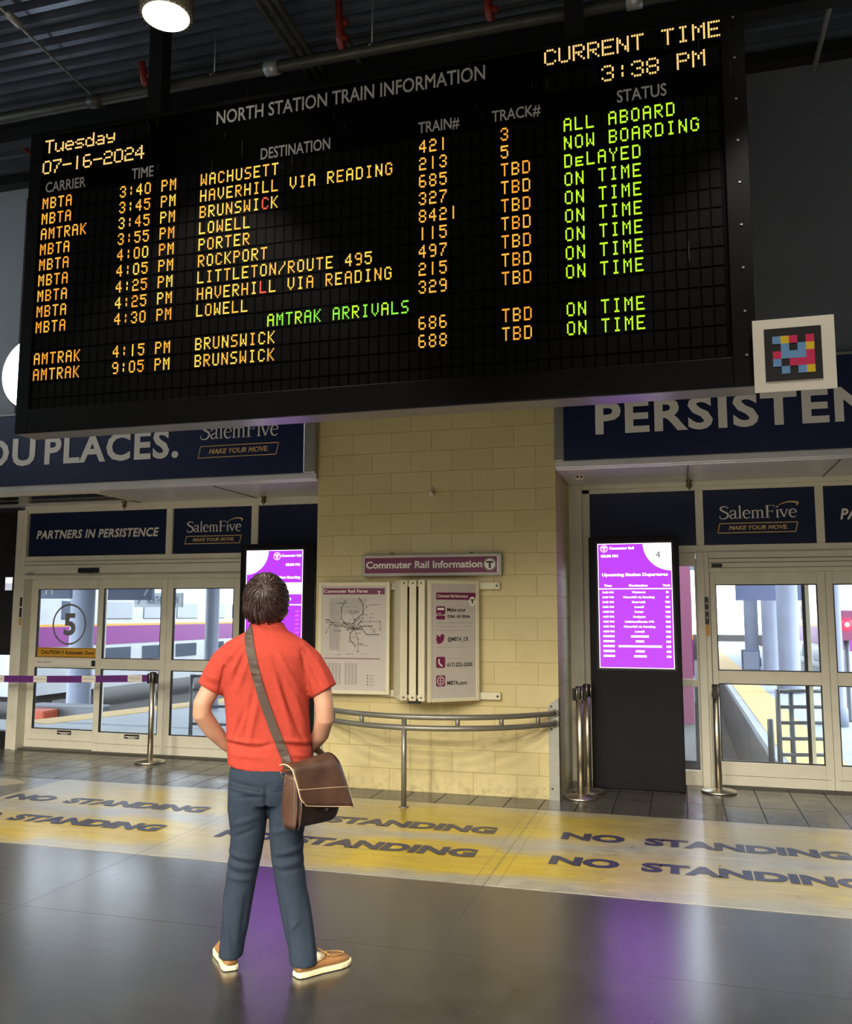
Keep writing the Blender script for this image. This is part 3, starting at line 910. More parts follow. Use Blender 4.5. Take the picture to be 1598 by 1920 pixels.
# signal lamp at the right edge
sg = tag(empty('signal_lamp', (2.5, 15.3, 0)), 'red signal lamp on a post seen through the rightmost door leaf', 'signal')
MB().lathe([(0.10, 0), (0.10, 0.02), (0.04, 0.04), (0.04, 1.30)], (2.5, 15.3, 0), 14).build('post', M['outrail'], sg)
MB().box(2.36, 2.64, 15.2, 15.4, 1.25, 1.72).build('housing', M['trainred'], sg, bevel=0.02)
t = MB().lathe([(0.09, 0), (0.09, 0.03), (0.06, 0.05)], (0, 0, 0), 18)
t.v = [(2.5 + v[0], 15.2 - v[2], 1.5 + v[1]) for v in t.v]
t.build('lens', M['redlamp'], sg)
t = MB().lathe([(0.035, 0), (0.03, 0.012)], (0, 0, 0), 14)
t.v = [(2.5 + v[0], 15.15 - v[2], 1.5 + v[1]) for v in t.v]
t.build('lens_core', M['hotlamp'], sg)

# railings outside
def railing(pts, zs, posts, lab):
    root = tag(empty('railing', (pts[0][0], pts[0][1], -0.005)), lab, 'railing')
    for x, y, zt in posts:
        MB().tube([(x, y, -0.005), (x, y, zt)], 0.028, 10).build('post', M['outrail'], root)
    for z in zs:
        MB().tube([(pts[0][0], pts[0][1], z), (pts[1][0], pts[1][1], z)], 0.02, 8).build('rail', M['outrail'], root)
    return root
railing([(-6.45, 10.8), (-4.3, 11.0)], (0.16, 0.40, 0.62, 0.80), [(-6.45, 10.8, 0.82), (-5.4, 10.9, 0.8), (-4.3, 11.0, 0.8)], 'grey steel railing outside the left doors')
railing([(0.99, 10.45), (1.6, 10.6)], (0.14, 0.31, 0.48, 0.65, 0.82), [(0.99, 10.45, 0.84), (1.13, 10.5, 0.84), (1.6, 10.6, 0.84)], 'grey ladder-like railing outside the right doors')
b = tag(empty('bollard', (0.93, 10.75, 0)), 'short grey post beside the railing outside the right doors', 'post')
MB().lathe([(0.035, 0), (0.035, 0.48), (0.03, 0.49)], (0.93, 10.75, -0.005), 12).build('post', M['outrail'], b)

cb_ = tag(empty('platform_cabinet', (1.95, 28.0, -0.005)), 'grey cabinet at the foot of a far column beyond the right doors', 'cabinet')
MB().box(1.7, 2.2, 27.8, 28.2, -0.005, 0.62).build('cabinet', M['signblue'], cb_, bevel=0.02)
MB().box(1.74, 2.16, 27.785, 27.8, 0.05, 0.57).build('door', M['column'], cb_)
# buffer seen low through the left doors
bf = tag(empty('buffer_stop', (-11.2, 13.2, -1.15)), 'orange and grey buffer stop low behind the left doors', 'buffer stop')
MB().box(-11.45, -10.8, 13.2, 13.6, -0.42, -0.06).build('buffer_block', M['orangeb'], bf, bevel=0.03)
MB().box(-11.5, -10.0, 13.6, 14.0, -0.22, 0.0).build('buffer_beam', M['outrail'], bf, bevel=0.03)
MB().box(-11.3, -10.95, 13.3, 13.9, -1.15, -0.2).build('buffer_post', M['outrail'], bf)

# hanging platform signs
def hanging_sign(x, y, w, z0, z1, mats, lab, words):
    root = tag(empty('platform_sign', (x, y, z0)), lab, 'sign')
    MB().box(x - w / 2, x + w / 2, y, y + 0.08, z0, z1).build('sign_board', mats[0], root)
    mb = MB()
    for s_, a, b_ in words:
        mb.text(s_, x - w / 2 + a, z0 + (z1 - z0) * 0.22, x - w / 2 + b_, (z1 - z0) * 0.55, y - 0.006, bold=0.02)
    mb.build('lettering', mats[1], root)
    for sx in (-0.35, 0.35):
        MB().tube([(x + sx * w, y + 0.04, z1), (x + sx * w, y + 0.04, 4.41)], 0.012, 6).build('hanger', M['outrail'], root)
    return root
hanging_sign(-10.7, 13.0, 0.95, 1.90, 2.22, (M['signblue'], M['apron']), 'slate sign with a square outline seen through the numbered leaf', [('H', 0.45, 0.62)])
hanging_sign(-9.3, 13.4, 0.9, 1.88, 2.2, (M['signblue'], M['apron']), 'slate sign with a single 7 seen through the second leaf', [('7', 0.72, 0.88)])
hanging_sign(-10.75, 16.5, 1.15, 1.78, 2.08, (M['apron'], M['signblue']), 'pale sign reading 7 NORTH STATION seen through the second leaf', [('7', 0.06, 0.2), ('NORTH STATION', 0.32, 1.08)])
hanging_sign(2.0, 22.0, 1.5, 1.98, 2.36, (M['signblue'], M['apron']), 'slate sign hanging among the columns beyond the right doors', [('5', 0.9, 1.1)])

# ================================================================== DEPARTURE BOARD
FONT = {
'A': '01110 10001 10001 11111 10001 10001 10001', 'B': '11110 10001 10001 11110 10001 10001 11110',
'C': '01110 10001 10000 10000 10000 10001 01110', 'D': '11110 10001 10001 10001 10001 10001 11110',
'E': '11111 10000 10000 11110 10000 10000 11111', 'G': '01110 10001 10000 10011 10001 10001 01110',
'H': '10001 10001 10001 11111 10001 10001 10001', 'I': '01110 00100 00100 00100 00100 00100 01110',
'K': '10001 10010 10100 11000 10100 10010 10001', 'L': '10000 10000 10000 10000 10000 10000 11111',
'M': '10001 11011 10101 10101 10001 10001 10001', 'N': '10001 11001 11001 10101 10011 10011 10001',
'O': '01110 10001 10001 10001 10001 10001 01110', 'P': '11110 10001 10001 11110 10000 10000 10000',
'R': '11110 10001 10001 11110 10100 10010 10001', 'S': '01111 10000 10000 01110 00001 00001 11110',
'T': '11111 00100 00100 00100 00100 00100 00100', 'U': '10001 10001 10001 10001 10001 10001 01110',
'V': '10001 10001 10001 10001 10001 01010 00100', 'W': '10001 10001 10001 10101 10101 11011 10001',
'Y': '10001 10001 01010 00100 00100 00100 00100', '/': '00001 00001 00010 00100 01000 10000 10000',
'0': '01110 10001 10001 10001 10001 10001 01110', '1': '00100 00100 00100 00100 00100 00100 00100',
'2': '01110 10001 00001 01110 10000 10000 11111', '3': '01110 10001 00001 00110 00001 10001 01110',
'4': '00010 00110 01010 10010 11111 00010 00010', '5': '11111 10000 11110 00001 00001 10001 01110',
'6': '01110 10000 10000 11110 10001 10001 01110', '7': '11111 00001 00010 00100 00100 01000 01000',
'8': '01110 10001 10001 01110 10001 10001 01110', '9': '01110 10001 10001 01111 00001 00001 01110',
':': '00000 00100 00100 00000 00100 00100 00000', '-': '00000 00000 00000 11111 00000 00000 00000',
'u': '00000 00000 10001 10001 10001 10011 01101', 'e': '00000 00000 01110 10001 11111 10000 01110',
's': '00000 00000 01111 10000 01110 00001 11110', 'd': '00001 00001 01101 10011 10001 10001 01111',
'a': '00000 00000 01110 00001 01111 10001 01111', 'y': '00000 00000 10001 10001 01111 00001 01110',
'e.': '00000 00000 11111 10000 11110 10000 11111',
}
BY = 6.0
def led(mb, txt, x0, z0, cell, px, pz, dw, dh, col, special=None):
    """lit dots of a 5 x 7 matrix line; col = material index (or function of char number)"""
    special = special or {}
    for k, ch in enumerate(txt):
        if ch == ' ':
            continue
        g = FONT[special.get(k, (ch,))[0]].split()
        c = special[k][1] if k in special and len(special[k]) > 1 else (col(k) if callable(col) else col)
        for r in range(7):
            for q_ in range(5):
                if g[r][q_] == '1':
                    x = x0 + k * cell + q_ * px
                    z = z0 + (6 - r) * pz
                    mb.add([(x, BY - 0.0085, z), (x + dw, BY - 0.0085, z), (x + dw, BY - 0.0085, z + dh), (x, BY - 0.0085, z + dh),
                            (x, BY - 0.004, z), (x + dw, BY - 0.004, z), (x + dw, BY - 0.004, z + dh), (x, BY - 0.004, z + dh)],
                           [(0, 1, 2, 3), (0, 4, 5, 1), (3, 2, 6, 7), (0, 3, 7, 4), (1, 5, 6, 2)], c)
LEDM = [M['amber'], M['orange'], M['yellow'], M['green'], M['emerald'], M['redled'], M['whiteled']]
board = tag(empty('departure_board', (-2.4, BY, 3.145)), 'big black hanging train information board with amber and green dot-matrix rows', 'departure board')
mb = MB()
BX0, BX1, BZ0, BZ1 = -5.335, 0.535, 3.145, 5.805
mb.box(BX0, BX1, BY + 0.02, BY + 0.24, BZ0, BZ1)
mb.frame(BX0, BX1, BZ0, BZ1, BY - 0.015, BY + 0.03, 0.125, 0.155, 0.20, 0.04)
mb.build('cabinet', M['cabinet'], board, bevel=0.006)
MB().box(BX0 + 0.01, BX1 - 0.01, BY + 0.005, BY + 0.235, BZ0 - 0.006, BZ0 + 0.001).build('underside_panel', mat('pale_metal_underside', (150, 148, 152), 0.3, metal=0.5), board)
MB().box(BX0 + 0.12, BX1 - 0.15, BY, BY + 0.03, BZ0 + 0.19, BZ1 - 0.03).build('face_panel', M['face'], board)
for x in (-4.165, -0.635):
    MB().box(x - 0.065, x + 0.065, BY + 0.06, BY + 0.19, BZ1, CZ).box(x - 0.12, x + 0.12, BY + 0.02, BY + 0.23, CZ - 0.02, CZ).build('hanger_post', M['steel_dark'], board)
mb = MB()
rr = random.Random(4)
for k in range(9):
    z = BZ0 + 0.2 + k * 0.3
    mb.box(BX1 - 0.075, BX1 - 0.06, BY - 0.02, BY - 0.014, z, z + 0.012)
mb.build('rivets', M['galv'], board)

CELL, PXX, PZ = 0.0793, 0.0112, 0.0144
ROWS = [('MBTA', '3:40 PM', 'WACHUSETT', '421', '3', 'ALL ABOARD'),
        ('MBTA', '3:45 PM', 'HAVERHILL VIA READING', '213', '5', 'NOW BOARDING'),
        ('AMTRAK', '3:45 PM', 'BRUNSWICK', '685', 'TBD', 'DELAYED'),
        ('MBTA', '3:55 PM', 'LOWELL', '327', 'TBD', 'ON TIME'),
        ('MBTA', '4:00 PM', 'PORTER', '8421', 'TBD', 'ON TIME'),
        ('MBTA', '4:05 PM', 'ROCKPORT', '115', 'TBD', 'ON TIME'),
        ('MBTA', '4:25 PM', 'LITTLETON/ROUTE 495', '497', 'TBD', 'ON TIME'),
        ('MBTA', '4:25 PM', 'HAVERHILL VIA READING', '215', 'TBD', 'ON TIME'),
        ('MBTA', '4:30 PM', 'LOWELL', '329', 'TBD', 'ON TIME'),
        None,
        ('AMTRAK', '4:15 PM', 'BRUNSWICK', '686', 'TBD', 'ON TIME'),
        ('AMTRAK', '9:05 PM', 'BRUNSWICK', '688', 'TBD', 'ON TIME'),
        (), ()]
COLX = (-5.182, -4.410, -3.650, -1.795, -1.170, -0.708)
def cells(x0, x1, z, h, cell, gap):
    mb = MB()
    x = x0
    while x + cell - gap < x1:
        mb.box(x, x + cell - gap, BY - 0.004, BY, z, z + h)
        x += cell
    return mb
for i, row in enumerate(ROWS):
    z0 = 5.1035 - 0.1376 * i
    strip = cells(-5.19, 0.375, z0 - 0.012, 0.122, CELL, 0.013).build('led_row', M['cell'], board)
    if row is None:
        mb = MB()
        led(mb, 'AMTRAK ARRIVALS', -3.023, z0, CELL * 0.985, PXX, PZ, 0.0098, 0.0112, lambda k: 4 if k % 3 else 3)
        mb.build('led_wording', LEDM, strip)
    elif row:
        for c, t in enumerate(row):
            sp = {}
            col = 3 if c == 5 else 0
            if c == 2:
                col = (lambda n: (lambda k: (0, 2, 0, 2, 2, 0, 2)[(k + n) % 7]))(i)
                if i == 2: sp[7] = ('C', 5)
                if i == 7: sp = {7: ('L', 5), 8: ('L', 2)}
            elif c == 0:
                col = (lambda n: (lambda k: (1, 0, 0, 1)[(k + n) % 4]))(i)
            elif c == 1:
                col = (lambda n: (lambda k: (0, 0, 2, 0, 1)[(k + n) % 5]))(i)
            elif c == 4:
                col = (lambda n: (lambda k: (1, 0)[(k + n) % 2]))(i)
            elif c == 3:
                col = 0
            if c == 5 and i == 2: sp[1] = ('e.', 3)
            mb = MB()
            led(mb, t, COLX[c], z0, CELL, PXX, PZ, 0.0098, 0.0112, col, sp)
            mb.build('led_wording', LEDM, strip)
# date panel (upper left) and clock panel (upper right), larger dots
for (lines, x0, x1) in (([('Tuesday', -5.187, 5.610), ('07-16-2024', -5.202, 5.422)], -5.205, -4.10),
                        ([('CURRENT TIME', -0.841, 5.636), ('3:38 PM', -0.432, 5.437)], -0.85, 0.405)):
    for t, x, z in lines:
        strip = cells(x0, x1, z - 0.012, 0.142, 0.1025, 0.012).build('led_row', M['cell'], board)
        mb = MB()
        led(mb, t, x, z, 0.1025 if x < -2 else 0.1037, 0.0182, 0.0176, 0.0125, 0.0125, 6)
        mb.build('led_wording', LEDM, strip)
for t, x0, z0, x1, cap in (('NORTH STATION TRAIN INFORMATION', -3.526, 5.612, -1.285, 0.115), ('CARRIER', -5.164, 5.252, -4.757, 0.092),
                           ('TIME', -4.306, 5.252, -4.100, 0.094), ('DESTINATION', -3.119, 5.250, -2.522, 0.094), ('TRAIN#', -1.804, 5.262, -1.484, 0.089),
                           ('TRACK#', -1.236, 5.262, -0.874, 0.087), ('STATUS', -0.329, 5.262, 0.012, 0.092)):
    MB().text(t, x0, z0, x1, cap, BY - 0.003, bold=0.012).build('heading', M['headletter'], board)
# pale water streaks that have run down the board
mb = MB()
for k in range(46):
    x = rr.uniform(-5.2, 0.45)
    z = rr.choice([rr.uniform(5.45, 5.78), rr.uniform(4.9, 5.7), rr.uniform(3.4, 5.6)])
    l = rr.uniform(0.03, 0.15)
    mb.box(x, x + rr.uniform(0.002, 0.004), BY - (0.016 if x > 0.37 else 0.0052), BY - (0.0148 if x > 0.37 else 0.0035), z, z + l)
mb.build('water_streaks', mat('dried_water_streak', (74, 74, 74), 0.5), board)

# coloured code sign fixed to the board's right edge
cs = tag(empty('code_sign', (0.75, 5.95, 3.08)), 'square white sign with coloured blocks on black at the lower right corner of the board', 'sign')
MB().box(0.505, 0.998, 5.945, 5.955, 3.082, 3.565).build('sign_board', M['signwhite'], cs)
MB().box(0.575, 0.918, 5.941, 5.945, 3.150, 3.500).build('black_field', M['signblack'], cs)
g = ['BYR.R', '.B.BY', 'RBBBR', 'B.RRR', '.B.BY']
rows_ = [('B', 'Y', 'R', '.', 'R'), ('.', 'B', '.', 'B', 'Y'), ('R', 'B', 'B', 'B', 'R'), ('B', '.', 'R', 'R', 'R'), ('.', 'B', '.', 'B', 'Y')]
cm = {'B': mat('pale_blue_block', (104, 152, 200), 0.5), 'Y': mat('yellow_block', (222, 188, 24), 0.5), 'R': mat('crimson_block', (206, 34, 88), 0.5)}
for r_, line in enumerate(rows_):
    for c_, ch in enumerate(line):
        if ch == '.':
            continue
        x = 0.623 + c_ * 0.0502
        z = 3.424 - r_ * 0.0500
        MB().box(x, x + 0.0502, 5.9385, 5.941, z - 0.0500 + 0.022, z + 0.022).build('colour_block', cm[ch], cs)
MB().box(0.505, 0.533, 5.955, 5.9845, 3.2, 3.24).box(0.505, 0.533, 5.955, 5.9845, 3.42, 3.46).build('bracket', M['steel_dark'], cs)

# ================================================================== CEILING THINGS
def lamp(loc, lab, group=None):
    x, y, z, power, cone = loc
    root = tag(empty('ceiling_lamp', (x, y, z)), lab, 'lamp', group)
    MB().lathe([(0.168, 0.0), (0.178, 0.0), (0.178, 0.34), (0.16, 0.36), (0.03, 0.37), (0.03, 0.40)], (x, y, z), 36).build('lamp_can', M['lampcan'], root)
    MB().lathe([(0.155, -0.012), (0.166, -0.004), (0.166, 0.001), (0.02, 0.002)], (x, y, z), 36).build('lens', M['lampglow'], root)
    mb = MB()
    for k in range(28):
        a = 2 * pi * k / 28
        p = Vector((cos(a), sin(a), 0)); t = Vector((-sin(a), cos(a), 0))
        c = Vector((x, y, z)) + p * 0.178
        v = [c - t * 0.004, c + t * 0.004, c + t * 0.004 + p * 0.012, c - t * 0.004 + p * 0.012]
        v = v + [q_ + Vector((0, 0, 0.33)) for q_ in v]
        mb.add(v, [(0, 3, 2, 1), (4, 5, 6, 7), (0, 1, 5, 4), (1, 2, 6, 5), (2, 3, 7, 6), (3, 0, 4, 7)])
    mb.build('cooling_fins', M['lampcan'], root)
    MB().tube([(x, y, z + 0.40), (x, y, CZ)], 0.012, 8).build('stem', M['steel_dark'], root)
    ld = bpy.data.lights.new('lamp_light', 'SPOT')
    ld.energy = power
    ld.color = LAMP_COLOR
    ld.spot_size = radians(cone)
    ld.spot_blend = 0.35
    ld.shadow_soft_size = 0.15
    lo = bpy.data.objects.new('lamp_light', ld)
    COL.objects.link(lo)
    lo.parent = root
    lo.location = (0, 0, -0.03)
    return root
lamp(LAMPS[0], 'bright round silver lamp hanging in front of the board, top left')
for p in LAMPS[1:]:
    lamp(p, 'round silver lamp hanging from the ceiling, outside the picture', 'ceiling lamps outside the picture')

def pipe_thing(name, lab, pts, r, m, cat='pipe', n=12):
    return tag(MB().tube(pts, r, n).build(name, m), lab, cat)
sp = tag(empty('sprinkler_pipe', (-3, 6.32, 6.25)), 'long grey sprinkler pipe with red branches above the board', 'pipe')
MB().tube([(-12.9, 6.32, 6.25), (6.9, 6.32, 6.25)], 0.046, 14).build('main_pipe', M['pipe'], sp)
for x in (-9.2, -4.95, -3.2, -0.2):
    m = MB().tube([(x - 0.06, 6.32, 6.25), (x + 0.06, 6.32, 6.25)], 0.06, 14)
    m.build('coupling', M['galv'] if x > -4 else M['pipe'], sp)
for x, l in ((-4.42, 0.22), (-2.56, 0.42), (-1.30, 0.3)):
    m = MB().tube([(x, 6.32, 6.27), (x - 0.02, 6.30, 6.27 + l * 0.45), (x - 0.01, 6.24, 6.27 + l)], [0.035, 0.033, 0.03], 10)
    for zz in (0.1, 0.24):
        if zz < l:
            m.tube([(x - 0.05, 6.31, 6.29 + zz), (x + 0.05, 6.31, 6.29 + zz)], 0.03, 8)
    m.build('red_branch', M['red'], sp)
m = MB()
for x in (-6.9, -3.75, -2.3, 0.2):
    m.tube([(x, 6.32, 6.30), (x, 6.32, CZ)], 0.006, 6)
    m.tube([(x, 6.25, 6.25), (x, 6.32, 6.31), (x, 6.39, 6.25)], 0.008, 6)
m.build('pipe_hangers', M['galv'], sp)
tc_ = tag(empty('conduit', (-5.3, 4.6, 6.62)), 'thin bright conduit with a pale fitting crossing the ribs, top left corner', 'conduit')
MB().tube([(-5.24, 4.6, 6.64), (-5.36, 7.2, 6.64)], 0.012, 8).build('tube', M['galv'], tc_)
MB().tube([(-5.272, 5.55, 6.64), (-5.275, 5.60, 6.64), (-5.282, 5.70, 6.64), (-5.284, 5.75, 6.64)], [0.018, 0.036, 0.036, 0.018], 12).build('fitting', M['galv'], tc_)
for i, x in enumerate((-3.14, -3.06, -2.99)):
    pipe_thing('conduit', ['first of three parallel conduits right of the lamp', 'middle of three parallel conduits right of the lamp', 'third of three parallel conduits right of the lamp'][i],
               [(x, 5.0, 6.56), (x, 8.0, 6.56)], 0.022, M['pipe'], 'conduit', 8)
pipe_thing('conduit', 'short grey conduit behind the board title, right of the red branch', [(-2.64, 6.5, 6.6), (-2.64, 8.0, 6.6)], 0.026, M['pipe'], 'conduit', 8)
pipe_thing('conduit', 'grey conduit dropping to the dark wall, top right', [(1.30, 4.6, 6.5), (1.29, 8.02, 6.5)], 0.022, M['galv'], 'conduit', 10)
pipe_thing('conduit', 'bright level conduit on the wall left of the board top', [(-9.5, 8.0, 6.92 - 0.25), (-6.6, 8.0, 6.93 - 0.25)], 0.02, M['galv'], 'conduit', 8)
pipe_thing('conduit', 'thin reddish conduit sloping to the board, left edge', [(-6.60, 5.4, 6.60), (-6.63, 7.9, 6.60)], 0.02, M['red'], 'conduit', 8)

# ================================================================== BANNERS OVER THE DOORS
SERIF = {  # strokes : (points, widths) in units of cap height
'S': [([(.50, .80), (.47, .93), (.28, 1.0), (.10, .90), (.10, .72), (.28, .57), (.47, .42), (.50, .22), (.36, .03), (.18, 0), (.04, .08), (.02, .26)], [.03, .05, .08, .10, .11, .12, .12, .11, .09, .07, .05, .03])],
'a': [([(.06, .50), (.12, .62), (.25, .66), (.36, .58), (.36, .12), (.42, .02), (.48, .04)], [.08, .07, .06, .09, .09, .06, .04]), ([(.36, .40), (.14, .30), (.06, .16), (.14, .02), (.26, .04), (.36, .16)], [.05, .08, .09, .08, .05, .05])],
'l': [([(.04, 1.02), (.13, 1.04), (.13, .02)], [.03, .09, .09]), ([(.02, .015), (.24, .015)], [.03, .03])],
'e': [([(.07, .38), (.42, .40), (.38, .58), (.25, .66), (.11, .56), (.06, .34), (.12, .10), (.27, 0), (.43, .12)], [.04, .05, .08, .06, .09, .10, .09, .07, .03])],
'm': [([(.02, .62), (.11, .64), (.11, .02)], [.03, .09, .09]), ([(.12, .50), (.22, .63), (.33, .62), (.38, .50), (.38, .02)], [.04, .06, .07, .09, .09]), ([(.39, .50), (.50, .63), (.60, .62), (.65, .50), (.65, .02)], [.04, .06, .07, .09, .09]),
      ([(.01, .015), (.21, .015)], [.03, .03]), ([(.29, .015), (.48, .015)], [.03, .03]), ([(.56, .015), (.76, .015)], [.03, .03])],
'F': [([(.15, .98), (.15, .02)], [.11, .11]), ([(.02, .985), (.56, .985), (.575, .80)], [.03, .04, .03]), ([(.15, .53), (.45, .53)], [.04, .04]), ([(.45, .64), (.45, .42)], [.03, .03]), ([(.02, .015), (.30, .015)], [.03, .03])],
'i': [([(.02, .62), (.12, .64), (.12, .02)], [.03, .09, .09]), ([(.02, .015), (.23, .015)], [.03, .03]), ([(.12, .81), (.12, .91)], [.10, .10])],
'v': [([(.04, .64), (.24, .03)], [.10, .08]), ([(.24, .03), (.43, .64)], [.06, .05]), ([(-.02, .645), (.18, .645)], [.03, .03]), ([(.33, .645), (.52, .645)], [.03, .03])],
}
ADV = {'S': .56, 'a': .50, 'l': .27, 'e': .49, 'm': .79, 'F': .60, 'i': .25, 'v': .49}
def ribbon(mb, pts, ws, o, mi=0):
    P = [Vector((p[0], p[1])) for p in pts]
    # refine with Catmull-Rom for the curved strokes
    if len(P) > 3:
        Q, Wd = [], []
        for i in range(len(P) - 1):
            p0, p1, p2, p3 = P[max(i - 1, 0)], P[i], P[i + 1], P[min(i + 2, len(P) - 1)]
            for k in range(4):
                t = k / 4
                Q.append(0.5 * ((2 * p1) + (p2 - p0) * t + (2 * p0 - 5 * p1 + 4 * p2 - p3) * t * t + (3 * p1 - p0 - 3 * p2 + p3) * t ** 3))
                Wd.append(ws[i] * (1 - t) + ws[i + 1] * t)
        Q.append(P[-1]); Wd.append(ws[-1])
        P, ws = Q, Wd
    L, Rr = [], []
    for i, p in enumerate(P):
        a = P[max(i - 1, 0)]; b = P[min(i + 1, len(P) - 1)]
        t = (b - a)
        t = t.normalized() if t.length > 1e-9 else Vector((1, 0))
        nn = Vector((-t.y, t.x)) * ws[i] / 2
        L.append(p + nn); Rr.append(p - nn)
    k = len(P)
    mb.add([o(p) for p in L + Rr], [(i, k + i, k + i + 1, i + 1) for i in range(k - 1)], mi)
def bank_logo(parent, x0, z0, x1, cap, y, boxz):
    """serif wordmark with a gold swoosh and a slanted gold-edged strap line"""
    word = 'SalemFive'
    tot = sum(ADV[c] for c in word)
    kx = (x1 - x0) / tot
    mb = MB()
    x = 0
    for c in word:
        for pts, ws in SERIF[c]:
            ribbon(mb, pts, ws, (lambda xx: (lambda p: (x0 + (xx + p.x) * kx, y, z0 + p.y * cap)))(x))
        x += ADV[c]
    mb.build('wordmark', M['letter'], parent)
    xi = sum(ADV[c] for c in word[:6])
    mb = MB()
    ribbon(mb, [(xi + .12, .93), (xi + .40, 1.12), (xi + .75, 1.24), (xi + 1.10, 1.22), (xi + 1.27, 1.14), (xi + 1.20, .92)], [.02, .07, .10, .14, .16, .02],
           lambda p: (x0 + p.x * kx, y, z0 + p.y * cap))
    a, b = boxz
    s_ = (b - a) * 0.22
    def bar(p, q_):
        w = 0.0045
        d_ = Vector((q_[0] - p[0], q_[1] - p[1])).normalized()
        nn = Vector((-d_.y, d_.x)) * w
        mb.add([(p[0] + nn.x, y, p[1] + nn.y), (p[0] - nn.x, y, p[1] - nn.y), (q_[0] - nn.x, y, q_[1] - nn.y), (q_[0] + nn.x, y, q_[1] + nn.y)], [(0, 1, 2, 3)])
    c4 = [(x0 - 0.02, a), (x1 - s_, a), (x1 + 0.0, b), (x0 - 0.02 + s_, b)]
    for i in range(4):
        bar(c4[i], c4[(i + 1) % 4])
    wd = x1 - x0
    mb.text('MAKE YOUR MOVE.', x0 + wd * 0.115, a + (b - a) * 0.3, x1 - wd * 0.13, (b - a) * 0.44, y, bold=0.03, shear=0.25)
    mb.build('strap_line', M['gold'], parent)

bl = tag(empty('banner_sign', (-6.5, 8.02, 3.06)), 'long navy banner ending in YOU PLACES over the left doors', 'banner')
MB().box(-12.9, -3.60, 8.0, 8.13, 3.06, 3.86).build('banner_panel', M['navy'], bl)
MB().box(-3.60, -3.465, 7.985, 8.13, 3.045, 3.87).build('end_trim', M['trimg'], bl, bevel=0.015)
MB().box(-12.9, -3.60, 7.99, 8.12, 3.852, 3.872).build('top_trim', M['trimg'], bl)
for w_, a_, b_ in (('TAKE', -9.5, -8.1), ('YOU', -7.90, -6.831), ('PLACES.', -6.705, -5.028)):
    MB().text(w_, a_, 3.276, b_, 0.31, 7.996, bold=0.03, spacing=1.1).build('lettering', M['letter'], bl)
bank_logo(bl, -4.772, 3.452, -3.875, 0.165, 7.996, (3.258, 3.378))
br = tag(empty('banner_sign', (2.0, 8.02, 3.06)), 'long navy banner reading PERSISTEN over the right doors', 'banner')
MB().box(-0.99, 6.9, 8.0, 8.13, 3.06, 3.875).build('banner_panel', M['navy'], br)
MB().box(-1.085, -0.99, 7.985, 8.13, 3.05, 3.88).build('end_trim', M['trimg'], br, bevel=0.01)
MB().box(-0.99, 6.9, 7.99, 8.12, 3.865, 3.885).build('top_trim', M['trimg'], br)
MB().text('PERSISTENCE', -0.702, 3.282, 2.27, 0.30, 7.996, bold=0.03, spacing=1.1).build('lettering', M['letter'], br)

# transom panels
def transom(x0, x1, z0, z1, lab, fn=None, y=9.10):
    root = tag(empty('transom_sign', ((x0 + x1) / 2, y, z0)), lab, 'sign panel', None)
    MB().box(x0, x1, y + 0.01, y + 0.05, z0, z1).build('panel', M['navyd'], root)
    if fn: fn(root)
    return root
transom(-7.80, -5.837, 2.345, 2.885, 'navy transom panel reading PARTNERS IN PERSISTENCE',
        lambda r: MB().text('PARTNERS IN PERSISTENCE', -7.69, 2.563, -5.95, 0.105, 9.106, bold=0.03, shear=0.2, spacing=1.08).build('lettering', M['letter'], r))
transom(-5.753, -4.722, 2.345, 2.885, 'navy transom panel with white and gold wordmark over the left doors',
        lambda r: bank_logo(r, -5.575, 2.60, -4.86, 0.122, 9.106, (2.462, 2.55)))
transom(-4.638, -3.52, 2.345, 2.885, 'plain navy transom panel above the left kiosk')
transom(-0.875, 0.167, 2.335, 2.885, 'plain navy transom panel above the right kiosk')
transom(0.243, 1.274, 2.335, 2.885, 'navy transom panel with white and gold wordmark over the right doors',
        lambda r: bank_logo(r, 0.395, 2.592, 1.112, 0.122, 9.106, (2.452, 2.545)))
transom(1.35, 2.382, 2.335, 2.885, 'navy transom panel with italic lettering at the right edge of the picture',
        lambda r: MB().text('PARTNERS', 1.492, 2.557, 2.12, 0.105, 9.106, bold=0.03, shear=0.2, spacing=1.08).build('lettering', M['letter'], r))

# soffit fittings
def sprinkler(x, y, lab):
    root = tag(empty('ceiling_sprinkler', (x, y, 2.975)), lab, 'sprinkler', None)
    MB().lathe([(0.012, 0.0), (0.035, -0.006), (0.02, -0.02), (0.014, -0.05), (0.03, -0.056), (0.012, -0.075), (0.004, -0.10)][::-1], (x, y, 2.975), 14).build('head', M['brass'], root)
    MB().tube([(x - 0.02, y, 2.95), (x - 0.03, y, 2.915), (x, y, 2.885), (x + 0.03, y, 2.915), (x + 0.02, y, 2.95)], 0.004, 6).build('yoke', M['brass'], root)
sprinkler(-6.33, 8.95, 'dark sprinkler head above PARTNERS IN PERSISTENCE')
sprinkler(-4.52, 8.98, 'dark sprinkler head near the block pier, over the left doors')
sprinkler(0.115, 8.98, 'dark sprinkler head over the right doors')
wd = tag(empty('soffit_device', (-0.89, 8.36, 2.975)), 'small ivory detector under the soffit beside the pier', 'detector')
MB().box(-0.93, -0.85, 8.33, 8.40, 2.925, 2.975).build('housing', M['sensor'], wd, bevel=0.006)
MB().box(-0.918, -0.898, 8.326, 8.33, 2.94, 2.96).box(-0.882, -0.862, 8.326, 8.33, 2.94, 2.96).build('window', M['blackp'], wd)
vt = tag(empty('soffit_grille', (-7.2, 8.3, 2.97)), 'long pale recessed vent panel in the soffit at the left', 'vent')
MB().box(-8.5, -6.05, 7.62 + 0.48, 8.75, 2.955, 2.975).build('vent_panel', M['frame'], vt)
